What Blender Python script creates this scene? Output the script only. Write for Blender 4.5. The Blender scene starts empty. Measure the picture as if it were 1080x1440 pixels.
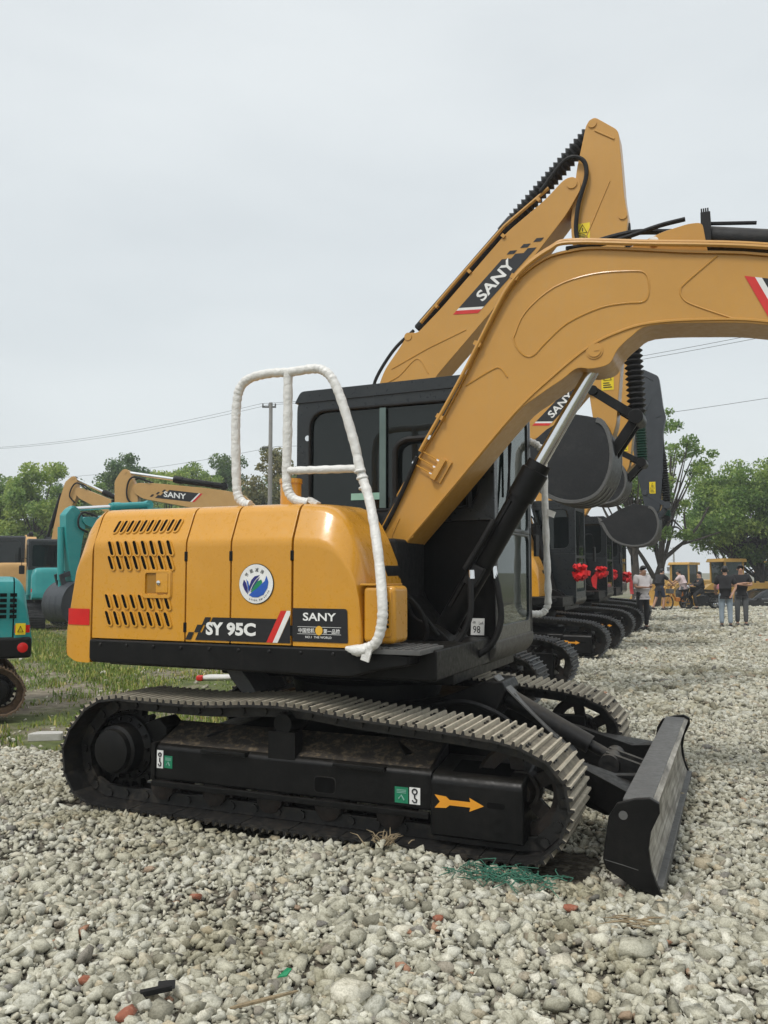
import bpy, bmesh, math, random
import numpy as np
from mathutils import Vector, Matrix, noise
random.seed(7); rng = np.random.default_rng(7)
S = bpy.context.scene; COL = S.collection
PI = math.pi; R = math.radians

# ------------------------------------------------------------------ object helpers
def link(o, parent=None):
    COL.objects.link(o)
    if parent is not None: o.parent = parent
    return o
def tag(o, label=None, cat=None, group=None, kind=None):
    if label: o['label'] = label
    if cat: o['category'] = cat
    if group: o['group'] = group
    if kind: o['kind'] = kind
    return o
def thing(name, label, cat, loc=(0, 0, 0), rz=0, group=None):
    o = bpy.data.objects.new(name, None); o.empty_display_size = .2; link(o)
    o.location = loc; o.rotation_euler = (0, 0, rz)
    return tag(o, label, cat, group)
def copy_tree(o, parent=None):
    c = o.copy(); COL.objects.link(c)
    if parent is not None: c.parent = parent
    for ch in list(o.children): copy_tree(ch, c)
    return c

class MB:
    """collects shapes, links them as ONE mesh object"""
    def __init__(s): s.v = []; s.f = []; s.m = []; s.k = 0
    def add(s, vs, fs, m=0):
        b = len(s.v); s.v += [tuple(p) for p in vs]
        for f in fs: s.f.append(tuple(i + b for i in f)); s.m.append(m)
        return s
    def box(s, c, d, rot=None, m=0):
        M = rot if rot is not None else Matrix.Identity(3)
        vs = [Vector(c) + M @ Vector((x * d[0] / 2, y * d[1] / 2, z * d[2] / 2)) for x in (-1, 1) for y in (-1, 1) for z in (-1, 1)]
        return s.add(vs, [(0, 1, 3, 2), (4, 6, 7, 5), (0, 4, 5, 1), (2, 3, 7, 6), (0, 2, 6, 4), (1, 5, 7, 3)], m)
    def bx(s, x0, x1, y0, y1, z0, z1, m=0):
        return s.box(((x0 + x1) / 2, (y0 + y1) / 2, (z0 + z1) / 2), (x1 - x0, y1 - y0, z1 - z0), None, m)
    def prism(s, poly, a, b, m=0, ax='v'):
        """polygon in (u,z) extruded along v from a to b (ax='u': polygon in (v,z) extruded along u; 'z': polygon in (u,v))"""
        n = len(poly)
        g = {'v': lambda p, t: (p[0], t, p[1]), 'u': lambda p, t: (t, p[0], p[1]), 'z': lambda p, t: (p[0], p[1], t)}[ax]
        vs = [g(p, a) for p in poly] + [g(p, b) for p in poly]
        fs = [tuple(range(n)), tuple(range(2 * n - 1, n - 1, -1))] + [(i, (i + 1) % n, n + (i + 1) % n, n + i) for i in range(n)]
        return s.add(vs, fs, m)
    def tube(s, path, r, n=10, m=0, closed=False, caps=True):
        P = [Vector(p) for p in path]; N = len(P)
        rs = r if isinstance(r, (list, tuple)) else [r] * N
        ref = None; rings = []
        for i, p in enumerate(P):
            if closed: t = P[(i + 1) % N] - P[i - 1]
            else: t = P[min(i + 1, N - 1)] - P[max(i - 1, 0)]
            t.normalize()
            if ref is None:
                ref = Vector((0, 0, 1)) if abs(t.z) < .9 else Vector((1, 0, 0))
            ref = (ref - t * ref.dot(t))
            if ref.length < 1e-5: ref = t.orthogonal()
            ref.normalize(); q = t.cross(ref)
            rings.append([p + (ref * math.cos(2 * PI * k / n) + q * math.sin(2 * PI * k / n)) * rs[i] for k in range(n)])
        vs = [v for rg in rings for v in rg]; fs = []
        for i in range(N if closed else N - 1):
            a = i * n; b = ((i + 1) % N) * n
            for k in range(n): fs.append((a + k, a + (k + 1) % n, b + (k + 1) % n, b + k))
        if caps and not closed: fs += [tuple(range(n - 1, -1, -1)), tuple(range((N - 1) * n, N * n))]
        return s.add(vs, fs, m)
    def lathe(s, prof, p0, ax, n=24, m=0, caps=True):
        """prof: (t along axis, radius)"""
        ax = Vector(ax).normalized(); p0 = Vector(p0); a = ax.orthogonal().normalized(); b = ax.cross(a)
        vs = []; fs = []
        for t, r in prof:
            for k in range(n): vs.append(p0 + ax * t + (a * math.cos(2 * PI * k / n) + b * math.sin(2 * PI * k / n)) * r)
        for i in range(len(prof) - 1):
            for k in range(n): fs.append((i * n + k, i * n + (k + 1) % n, (i + 1) * n + (k + 1) % n, (i + 1) * n + k))
        if caps: fs += [tuple(range(n - 1, -1, -1)), tuple(range((len(prof) - 1) * n, len(prof) * n))]
        return s.add(vs, fs, m)
    def cyl(s, p, q, r, n=20, m=0): 
        d = Vector(q) - Vector(p); return s.lathe([(0, r), (d.length, r)], p, d, n, m)
    def ring(s, c, ax, R_, r, n=24, k=8, m=0):
        ax = Vector(ax).normalized(); a = ax.orthogonal().normalized(); b = ax.cross(a); c = Vector(c)
        return s.tube([c + (a * math.cos(2 * PI * i / n) + b * math.sin(2 * PI * i / n)) * R_ for i in range(n)], r, k, m, closed=True)
    def quadm(s, Ms, M):  # append another MB transformed
        b = len(s.v); s.v += [tuple(M @ Vector(p)) for p in Ms.v]; s.f += [tuple(i + b for i in f) for f in Ms.f]; s.m += Ms.m; return s
    def build(s, name, mats, parent=None, bevel=0, seg=2, ang=32, smooth=True, fixn=True, wn=False):
        me = bpy.data.meshes.new(name)
        me.from_pydata([tuple(v) for v in s.v], [], s.f)
        mats = mats if isinstance(mats, (list, tuple)) else [mats]
        for mt in mats: me.materials.append(mt)
        if len(mats) > 1: me.polygons.foreach_set('material_index', s.m)
        bm = bmesh.new(); bm.from_mesh(me)
        if fixn: bmesh.ops.recalc_face_normals(bm, faces=bm.faces)
        if bevel:
            es = [e for e in bm.edges if len(e.link_faces) == 2 and e.calc_face_angle(0) > R(30)]
            bmesh.ops.bevel(bm, geom=es, offset=bevel, segments=seg, profile=.5, affect='EDGES', clamp_overlap=True)
        bm.to_mesh(me); bm.free()
        if smooth:
            me.polygons.foreach_set('use_smooth', [True] * len(me.polygons))
            me.set_sharp_from_angle(angle=R(ang))
        me.update(); ob = link(bpy.data.objects.new(name, me), parent)
        if smooth and (bevel or wn):   # keep big faces flat right up to their rounded edges
            wm = ob.modifiers.new('WeightedNormal', 'WEIGHTED_NORMAL'); wm.keep_sharp = True; wm.weight = 80
        return ob

def sm(path, n=6, closed=False):
    """Catmull-Rom through the points"""
    P = [Vector(p) for p in path]; N = len(P); out = []
    rg = range(N) if closed else range(N - 1)
    for i in rg:
        p1, p2 = P[i], P[(i + 1) % N]
        p0 = P[i - 1] if (closed or i > 0) else p1 * 2 - p2
        p3 = P[(i + 2) % N] if (closed or i + 2 < N) else p2 * 2 - p1
        for k in range(n):
            t = k / n
            out.append(.5 * ((2 * p1) + (p2 - p0) * t + (2 * p0 - 5 * p1 + 4 * p2 - p3) * t * t + (3 * p1 - p0 - 3 * p2 + p3) * t ** 3))
    if not closed: out.append(P[-1])
    return out
def rnd_poly(pts, r, n=5):
    """round the corners of a polygon (2-D); r: radius or list"""
    out = []; N = len(pts)
    for i in range(N):
        p = Vector(pts[i]).to_2d(); a = Vector(pts[i - 1]).to_2d(); b = Vector(pts[(i + 1) % N]).to_2d()
        rr = r[i] if isinstance(r, (list, tuple)) else r
        if rr <= 0: out.append(tuple(p)); continue
        da = (a - p); db = (b - p); k = min(rr, da.length * .48, db.length * .48)
        pa = p + da.normalized() * k; pb = p + db.normalized() * k
        for j in range(n + 1):
            t = j / n; q = pa * (1 - t) ** 2 + p * 2 * t * (1 - t) + pb * t * t; out.append((q.x, q.y))
    return out

# ------------------------------------------------------------------ text
_tc = {}
def text2d(s, bold=0.0, shear=0.0, res=3):
    key = (s, bold, shear)
    if key in _tc: return _tc[key]
    cu = bpy.data.curves.new('lettering', 'FONT'); cu.body = s; cu.offset = bold; cu.shear = shear; cu.resolution_u = res
    ob = bpy.data.objects.new('lettering', cu); COL.objects.link(ob)
    dg = bpy.context.evaluated_depsgraph_get(); ev = ob.evaluated_get(dg); me = ev.to_mesh()
    vs = [tuple(v.co)[:2] for v in me.vertices]; fs = [tuple(p.vertices) for p in me.polygons]
    ev.to_mesh_clear(); bpy.data.objects.remove(ob); bpy.data.curves.remove(cu)
    x0 = min(v[0] for v in vs); x1 = max(v[0] for v in vs); y0 = min(v[1] for v in vs); y1 = max(v[1] for v in vs)
    vs = [((v[0] - x0) / (x1 - x0), (v[1] - y0) / (y1 - y0)) for v in vs]
    _tc[key] = (vs, fs); return _tc[key]
def put_text(mb, s, o, ex, ey, w, h, m=0, bold=0.0, shear=0.0):
    """lettering filling a w x h box with lower-left corner o along unit axes ex, ey"""
    vs, fs = text2d(s, bold, shear); o = Vector(o); ex = Vector(ex); ey = Vector(ey)
    mb.add([o + ex * (v[0] * w) + ey * (v[1] * h) for v in vs], fs, m)

# ------------------------------------------------------------------ materials
def newmat(name):
    m = bpy.data.materials.new(name); m.use_nodes = True; nt = m.node_tree
    return m, nt, nt.nodes, nt.links, nt.nodes['Principled BSDF']
def _noise(nd, lk, scale, detail=4, rough=.55, vec=None):
    n = nd.new('ShaderNodeTexNoise'); n.inputs['Scale'].default_value = scale; n.inputs['Detail'].default_value = detail; n.inputs['Roughness'].default_value = rough
    if vec is not None: lk.new(vec, n.inputs['Vector'])
    return n
def _ramp(nd, lk, src, stops):
    r = nd.new('ShaderNodeValToRGB'); e = r.color_ramp.elements
    while len(e) < len(stops): e.new(.5)
    for i, (p, c) in enumerate(stops):
        e[i].position = p; e[i].color = (*c, 1) if len(c) == 3 else c
    lk.new(src, r.inputs[0]); return r
def _mix(nd, lk, fac, a, b, blend='MIX'):
    n = nd.new('ShaderNodeMix'); n.data_type = 'RGBA'; n.blend_type = blend
    for sock, val in ((n.inputs[0], fac), (n.inputs[6], a), (n.inputs[7], b)):
        if hasattr(val, 'is_output'): lk.new(val, sock)
        else: sock.default_value = val if not isinstance(val, tuple) else ((*val, 1) if len(val) == 3 else val)
    return n.outputs[2]
def paint(name, col, rough=.38, coat=.0, dirt=(.22, .19, .14), dirt_amt=.25, vary=.08, bump=.02, metal=0, dscale=3.0, top=0.0, spec=.5, streak=0.0):
    """paint / plastic / metal with slight tone variation, dust (more on upward faces when top > 0) and unevenness"""
    m, nt, nd, lk, b = newmat(name)
    tc = nd.new('ShaderNodeTexCoord').outputs['Object']
    n1 = _noise(nd, lk, dscale, 6, .62, tc); n2 = _noise(nd, lk, 28, 3, .6, tc)
    d = tuple(c * (1 - vary) for c in col); u = tuple(min(1, c * (1 + vary)) for c in col)
    base = _ramp(nd, lk, n1.outputs['Fac'], [(.3, d), (.7, u)]).outputs[0]
    dm = _ramp(nd, lk, _mix(nd, lk, .5, n1.outputs['Fac'], n2.outputs['Fac']), [(.50, (0, 0, 0)), (.74, (dirt_amt,) * 3)]).outputs[0]
    if top > 0:
        ge = nd.new('ShaderNodeNewGeometry'); sx = nd.new('ShaderNodeSeparateXYZ'); lk.new(ge.outputs['Normal'], sx.inputs[0])
        tr = _ramp(nd, lk, sx.outputs['Z'], [(.55, (0, 0, 0)), (.95, (1, 1, 1))]).outputs[0]
        nr = _ramp(nd, lk, n1.outputs['Fac'], [(.3, (top * .35,) * 3), (.6, (top,) * 3)]).outputs[0]
        dm = _mix(nd, lk, 1.0, dm, _mix(nd, lk, 1.0, tr, nr, 'MULTIPLY'), 'ADD')
    if streak:
        mp = nd.new('ShaderNodeMapping'); mp.inputs['Scale'].default_value = (26, 26, 1.6); lk.new(tc, mp.inputs[0]); ns = _noise(nd, lk, 1.0, 4, .6, mp.outputs[0])
        sr = _ramp(nd, lk, ns.outputs['Fac'], [(.52, (0, 0, 0)), (.72, (streak,) * 3)]); dm = _mix(nd, lk, 1.0, dm, sr.outputs[0], 'ADD')
    c = _mix(nd, lk, dm, base, dirt); lk.new(c, b.inputs['Base Color']); b.inputs['Specular IOR Level'].default_value = spec
    rr = _ramp(nd, lk, n2.outputs['Fac'], [(.3, (max(.03, rough - .08),) * 3), (.7, (min(1, rough + .12),) * 3)]); lk.new(rr.outputs[0], b.inputs['Roughness'])
    b.inputs['Metallic'].default_value = metal; b.inputs['Coat Weight'].default_value = coat; b.inputs['Coat Roughness'].default_value = .12
    if bump:
        bp = nd.new('ShaderNodeBump'); bp.inputs['Strength'].default_value = bump * 4; bp.inputs['Distance'].default_value = .01
        lk.new(n2.outputs['Fac'], bp.inputs['Height']); lk.new(bp.outputs[0], b.inputs['Normal'])
    return m
def flat(name, col, rough=.45, spec=.5):
    m, nt, nd, lk, b = newmat(name)
    tc = nd.new('ShaderNodeTexCoord').outputs['Object']; n = _noise(nd, lk, 9, 4, .6, tc)
    c = _ramp(nd, lk, n.outputs['Fac'], [(.3, tuple(x * .9 for x in col)), (.7, tuple(min(1, x * 1.08) for x in col))])
    lk.new(c.outputs[0], b.inputs['Base Color']); b.inputs['Roughness'].default_value = rough; b.inputs['Specular IOR Level'].default_value = spec
    return m
def glass(name, tint, op=.5, rough=.03, dark=(.01, .014, .013)):
    """tinted window glass: part see-through, part dark body, mirror at grazing angles"""
    m, nt, nd, lk, b = newmat(name); nd.remove(b); out = nd['Material Output']
    tr = nd.new('ShaderNodeBsdfTransparent'); tr.inputs[0].default_value = (*tint, 1)
    df = nd.new('ShaderNodeBsdfDiffuse'); df.inputs[0].default_value = (*dark, 1)
    gl = nd.new('ShaderNodeBsdfGlossy'); gl.inputs['Roughness'].default_value = rough; gl.inputs[0].default_value = (.9, .95, .93, 1)
    fr = nd.new('ShaderNodeFresnel'); fr.inputs[0].default_value = 1.5
    m1 = nd.new('ShaderNodeMixShader'); m1.inputs[0].default_value = op; lk.new(tr.outputs[0], m1.inputs[1]); lk.new(df.outputs[0], m1.inputs[2])
    m2 = nd.new('ShaderNodeMixShader'); lk.new(fr.outputs[0], m2.inputs[0]); lk.new(m1.outputs[0], m2.inputs[1]); lk.new(gl.outputs[0], m2.inputs[2])
    lk.new(m2.outputs[0], out.inputs[0]); return m

YEL = (.61, .285, .020)
M = {}
M['yellow'] = paint('yellow_paint', YEL, .30, .35, (.46, .34, .18), .13, .07, .012, dscale=1.4, streak=.05, top=.10)
M['boom'] = paint('boom_yellow_paint', (.53, .268, .046), .36, .2, (.38, .28, .15), .16, .07, .015, dscale=1.3, streak=.07)
M['teal'] = paint('teal_paint', (.012, .27, .27), .38, .2, (.22, .25, .2), .25, .1, .012)
M['tan'] = paint('tan_yellow_paint', (.52, .30, .10), .45, .1, (.3, .25, .18), .35, .1, .012)
M['black'] = paint('black_paint', (.0050, .0050, .0052), .42, .0, (.075, .066, .052), .07, .25, .03, dscale=4, top=.14, spec=.22, streak=.04)
M['dull'] = paint('dusty_black_steel', (.006, .006, .0065), .55, 0, (.14, .12, .09), .16, .3, .05, dscale=5, top=.35, spec=.35)
M['cabdark'] = paint('charcoal_cab_paint', (.013, .017, .020), .32, .2, (.10, .10, .095), .10, .12, .012, top=.22, spec=.4)
M['slate'] = paint('slate_arm_paint', (.028, .034, .042), .5, .05, (.1, .1, .1), .25, .15, .02)
M['rubber'] = paint('black_rubber', (.008, .008, .0085), .6, 0, (.08, .075, .066), .16, .2, .03, spec=.3)
M['shoe'] = paint('track_shoe_steel', (.009, .0085, .008), .55, 0, (.15, .115, .075), .30, .3, .06, dscale=9)
M['dusty'] = paint('dust_caked_shoe', (.43, .385, .30), .9, 0, (.10, .085, .065), .6, .25, .12, dscale=11)
M['clean'] = paint('bare_shoe_steel', (.05, .052, .057), .42, 0, (.16, .15, .13), .35, .3, .06, metal=.4, dscale=9)
M['rustdirt'] = paint('soil_on_frame', (.035, .028, .021), .9, 0, (.20, .15, .09), .8, .4, .2, dscale=14)
M['rust'] = paint('rusty_iron', (.016, .0115, .009), .7, 0, (.07, .042, .026), .35, .3, .1, dscale=9)
M['bladef'] = paint('worn_blade_face', (.21, .195, .165), .5, 0, (.06, .055, .05), .6, .2, .05, dscale=7)
M['gray'] = paint('worn_grey_steel', (.10, .10, .097), .5, 0, (.05, .045, .04), .5, .2, .05, dscale=8)
M['chrome'] = paint('chrome_rod', (.75, .76, .77), .12, 0, (.3, .3, .3), .05, .02, 0, metal=1)
M['wrap'] = paint('white_plastic_wrap', (.72, .71, .68), .42, .1, (.38, .35, .30), .45, .05, .25, dscale=16)
M['white'] = flat('white_print', (.78, .78, .76)); M['ink'] = flat('black_print', (.012, .012, .014), .38)
M['red'] = flat('red_print', (.62, .025, .02), .4); M['green'] = flat('green_sticker', (.01, .19, .095), .45)
M['warn'] = flat('warning_yellow', (.80, .60, .01), .45); M['blue'] = flat('blue_print', (.02, .10, .45), .4); M['navy'] = flat('navy_print', (.02, .02, .16), .4)
M['leafg'] = flat('green_print', (.01, .22, .09), .4); M['arrow'] = flat('orange_print', (.72, .30, .02), .5); M['gold'] = flat('gold_print', (.75, .42, .04), .4)
M['palegreen'] = flat('pale_green_film', (.25, .45, .38), .3)
M['hole'] = flat('painted_opening_dark', (.004, .004, .004), .9, .1)  # flat black painted in for the unlit inside of openings
M['reflector'] = flat('red_reflector', (.62, .012, .012), .22)
M['glass'] = glass('cab_glass_dark', (.16, .20, .205), .70, .015, (.008, .011, .012))
M['glassf'] = glass('cab_glass_front', (.44, .60, .52), .30, .02, (.02, .034, .028))
M['cloth'] = flat('seat_cloth', (.03, .03, .032), .9)
M['redcloth'] = flat('red_satin', (.70, .018, .022), .38)
M['bellows'] = paint('bellows_rubber', (.011, .011, .012), .5, 0, (.06, .06, .055), .2, .2, .02)
M['hosegreen'] = paint('green_hose_guard', (.01, .055, .035), .5, 0, (.08, .09, .07), .3, .2, .02)
M['bucketdark'] = paint('black_bucket_paint', (.0075, .0085, .0100), .45, .0, (.09, .082, .07), .22, .2, .03, dscale=3)
# ------------------------------------------------------------------ excavator pieces (u forward = x, v left = y, z up)
TRACK = [(-1.33, .0), (-.6, .0), (0, .0), (.7, .0), (1.36, .0), (1.52, .05), (1.62, .18), (1.655, .34), (1.60, .49), (1.49, .58), (1.33, .635), (1.10, .665), (.75, .69), (.37, .715), (.06, .745), (-.2, .745), (-.6, .72), (-1.0, .72), (-1.25, .72), (-1.42, .675), (-1.54, .58), (-1.64, .44), (-1.665, .30), (-1.61, .13), (-1.50, .035)]
def resample(P, n):
    P = [Vector(p) for p in P]; P2 = P + [P[0]]; L = [0]
    for a, b in zip(P2[:-1], P2[1:]): L.append(L[-1] + (b - a).length)
    out = []; j = 0
    for i in range(n):
        t = L[-1] * i / n
        while L[j + 1] < t: j += 1
        out.append(P2[j].lerp(P2[j + 1], (t - L[j]) / (L[j + 1] - L[j])))
    return out, L[-1]
def track_mesh(w=.5, N=46, vc=0.0):
    path = [(p.x, p.y) for p in sm([(*p, 0) for p in TRACK], 6, True)]
    fine, per = resample([(x, y, 0) for x, y in path], N * 8)
    mb = MB(); h = per / N / 2 - .002; g = .021
    prof = [(-h, 0), (-.067, 0), (-.062, g), (-.051, g), (-.046, 0), (-.011, 0), (-.006, g), (.006, g), (.011, 0), (.046, 0), (.051, g), (.062, g), (.067, 0), (h, 0), (h, -.014), (-h, -.014)]
    mats = [2, 0, 0, 0, 2, 0, 0, 0, 2, 0, 0, 0, 2, 1, 1, 1]
    for i in range(N):
        P = fine[i * 8]; t = (fine[(i * 8 + 3) % (N * 8)] - fine[i * 8 - 3]).normalized(); nr = Vector((t.y, -t.x, 0))
        P = P - nr * g
        jit = random.uniform(-.004, .004)
        pts = [P + t * (s + jit) + nr * q for s, q in prof]; n = len(pts)
        vs = [(p.x, vc - w / 2, p.y) for p in pts] + [(p.x, vc + w / 2, p.y) for p in pts]; b = len(mb.v)
        mb.v += vs
        mb.f += [tuple(b + k for k in range(n)), tuple(b + k for k in range(2 * n - 1, n - 1, -1))]; mb.m += [1, 1]
        for k in range(n): mb.f.append((b + k, b + (k + 1) % n, b + n + (k + 1) % n, b + n + k)); mb.m.append(mats[k])
        rot = Matrix(((t.x, 0, nr.x), (0, 1, 0), (t.y, 0, nr.y)))
        for dv in (-.075, .075):
            c = P - nr * .055; mb.box((c.x, vc + dv, c.y), (h * 2.05, .035, .075), rot, 1)
            c2 = P + t * h - nr * .06; mb.cyl((c2.x, vc + dv - .03, c2.y), (c2.x, vc + dv + .03, c2.y), .026, 8, 1)
        for dv in (-.17, -.12, .12, .17):   # bolt heads
            c = P - nr * .0 + t * .045; mb.box((c.x, vc + dv, c.y), (.022, .022, .02), rot, 1)
    return mb
def star_disc(mb, c, R_, n, depth, v0, v1, m=0):
    pts = []
    for i in range(n):
        for da, rr in ((-.28, R_ - depth), (-.14, R_), (.14, R_), (.28, R_ - depth)):
            a = 2 * PI * (i + da) / n; pts.append((c[0] + math.cos(a) * rr, c[1] + math.sin(a) * rr))
    mb.prism(pts, v0, v1, m)
def crawler(root, side, shoe, steel, soil, decal):
    """one crawler: side -1 near (right-hand), +1 far"""
    vc = .95 * side; o = side
    tm = track_mesh(vc=vc); tr = tm.build('crawler_track', [shoe[0], M['shoe'], shoe[1]], root, fixn=True, ang=25)
    m = MB(); star_disc(m, (-1.29, .36), .262, 21, .035, vc - .03, vc + .03)
    m.lathe([(0, .205), (.05, .21), (.09, .205), (.11, .165), (.19, .155), (.20, .135), (.235, .13), (.24, .115)], (-1.29, vc + o * -.03, .36), (0, o, 0), 32)
    for k in range(14): a = k * PI / 7; m.box((-1.29 + math.cos(a) * .185, vc + o * .07, .36 + math.sin(a) * .185), (.022, .03, .022), Matrix.Rotation(-a, 3, 'Y'))
    m.build('sprocket', steel, tr)
    m = MB(); m.lathe([(-.035, .175), (-.035, .235), (-.05, .25), (.05, .25), (.035, .235), (.035, .175), (-.035, .175)], (1.335, vc, .335), (0, 1, 0), 36, caps=False)
    m.lathe([(-.05, .085), (-.05, .105), (.05, .105), (.05, .085), (-.05, .085)], (1.335, vc, .335), (0, 1, 0), 36, caps=False)
    m.lathe([(-.1, .05), (-.1, .065), (-.03, .085), (.03, .085), (.1, .065), (.1, .05)], (1.335, vc, .335), (0, 1, 0), 24)
    for k in range(5):
        a = k * PI * .4 + .5; m.box((1.335 + math.cos(a) * .13, vc, .335 + math.sin(a) * .13), (.17, .035, .075), Matrix.Rotation(-a, 3, 'Y'))
    m.build('idler_wheel', M['rust'], tr)
    for i in range(6):
        m = MB(); u = -.95 + i * .39
        m.lathe([(-.14, .05), (-.12, .085), (-.07, .085), (-.065, .105), (-.05, .105), (-.05, .07), (.05, .07), (.05, .105), (.065, .105), (.07, .085), (.12, .085), (.14, .05)], (u, vc, .155), (0, 1, 0), 20)
        m.build('track_roller', M['rust'], tr)
    m = MB(); m.lathe([(-.12, .03), (-.12, .06), (-.04, .075), (.04, .075), (.1, .06)], (-.07, vc - o * -.02, .605), (0, 1, 0), 20)
    m.bx(-.16, .02, vc + o * .06, vc + o * .15, .39, .56); m.build('carrier_roller', steel, tr)
    # side frame
    fr = MB(); s = o
    sec = [(s * 1.10, .205), (s * 1.105, .22), (s * 1.105, .395), (s * 1.09, .415), (s * .82, .52), (s * .80, .52), (s * .80, .2)]
    fr.prism(sec, -1.0, .87, ax='u')
    fr.prism([(-1.2, .2), (-1.2, .5), (-1.05, .56), (-.98, .5), (-.98, .2)], s * .99, s * .80)
    F = fr.build('track_frame', steel, root, bevel=.008)
    x = MB(); x.bx(-.99, .86, s * 1.098, s * 1.128, .165, .20); x.bx(-.62, -.30, s * 1.06, s * 1.135, .398, .425); x.bx(.28, .60, s * 1.06, s * 1.135, .395, .42)
    x.bx(-1.0, -.97, s * 1.06, s * 1.12, .2, .43); x.build('stiffener', steel, F, bevel=.006)
    x = MB(); x.add([(-.97, s * 1.075, .424), (.85, s * 1.075, .424), (.85, s * .82, .523), (-.97, s * .82, .523)], [(0, 1, 2, 3)]); x.build('packed_soil', soil, F)
    x = MB(); x.prism(rnd_poly([(.155, .24), (.285, .24), (.285, .325), (.155, .325)], .025), s * 1.1, s * 1.1085); x.build('cleanout_hole', M['hole'], F)
    x = MB(); x.prism(rnd_poly([(.15, .235), (.29, .235), (.29, .33), (.15, .33)], .028), s * 1.1, s * 1.107); x.build('hole_rim', M['dull'], F)
    g = MB(); g.prism([(s * 1.13, .085), (s * 1.135, .10), (s * 1.135, .375), (s * 1.11, .41), (s * .82, .46), (s * .80, .46), (s * .80, .085)], .872, 1.385, ax='u')
    G = g.build('tension_guard', steel, root, bevel=.016, seg=3)
    x = MB(); x.prism(rnd_poly([(1.19, .265), (1.285, .265), (1.285, .295), (1.19, .295)], .013), s * 1.13, s * 1.137)
    x.add([(.98, s * 1.07, .4215), (1.3, s * 1.07, .4215), (1.3, s * .90, .4505), (.98, s * .90, .4505)], [(0, 1, 2, 3)]); x.build('slot', M['hole'], G)
    if decal:
        a = MB(); y0 = .272; yv = s * 1.139
        pts = [(.90, .035), (.965, .03), (.985, .014), (1.10, .014), (1.095, .036), (1.175, 0), (1.095, -.036), (1.10, -.014), (.985, -.014), (.965, -.03), (.90, -.035), (.93, 0)]
        pts = pts if s < 0 else pts
        a.add([(p[0], yv, y0 + p[1]) for p in pts], [tuple(range(len(pts)))]); a.build('arrow_mark', M['arrow'], G)
        for (u0, u1, z0, z1, mt, kind) in ((-.962, -.915, .275, .385, 'white', 1), (-.905, -.845, .28, .355, 'green', 0), (.655, .735, .232, .318, 'green', 0), (.742, .805, .232, .322, 'white', 1)):
            st = MB(); st.bx(u0, u1, s * 1.1035, s * 1.1075, z0, z1)
            q = st.build('sticker', M[mt], F)
            d = MB(); uc = (u0 + u1) / 2; w = u1 - u0; hh = z1 - z0
            if kind:
                d.ring((uc, s * 1.109, z1 - hh * .24), (0, 1, 0), w * .22, .0045, 14, 5)
                d.tube([(uc, s * 1.109, z1 - hh * .42), (uc, s * 1.109, z1 - hh * .62), (uc + w * .2, s * 1.109, z1 - hh * .72), (uc + w * .16, s * 1.109, z1 - hh * .86), (uc - w * .08, s * 1.109, z1 - hh * .88), (uc - w * .22, s * 1.109, z1 - hh * .76)], .0045, 5)
                d.build('hook_symbol', M['ink'], q)
            else:
                for k in range(3): d.add([(u0 + w * .15, s * 1.109, z1 - hh * (.15 + .09 * k)), (u1 - w * .15, s * 1.109, z1 - hh * (.15 + .09 * k)), (u1 - w * .15, s * 1.109, z1 - hh * (.19 + .09 * k)), (u0 + w * .15, s * 1.109, z1 - hh * (.19 + .09 * k))], [(0, 1, 2, 3)])
                d.tube([(uc - w * .2, s * 1.109, z0 + hh * .25), (uc, s * 1.109, z0 + hh * .5), (uc + w * .2, s * 1.109, z0 + hh * .2)], .004, 5)
                d.build('print', M['palegreen'], q)
    return tr

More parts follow.
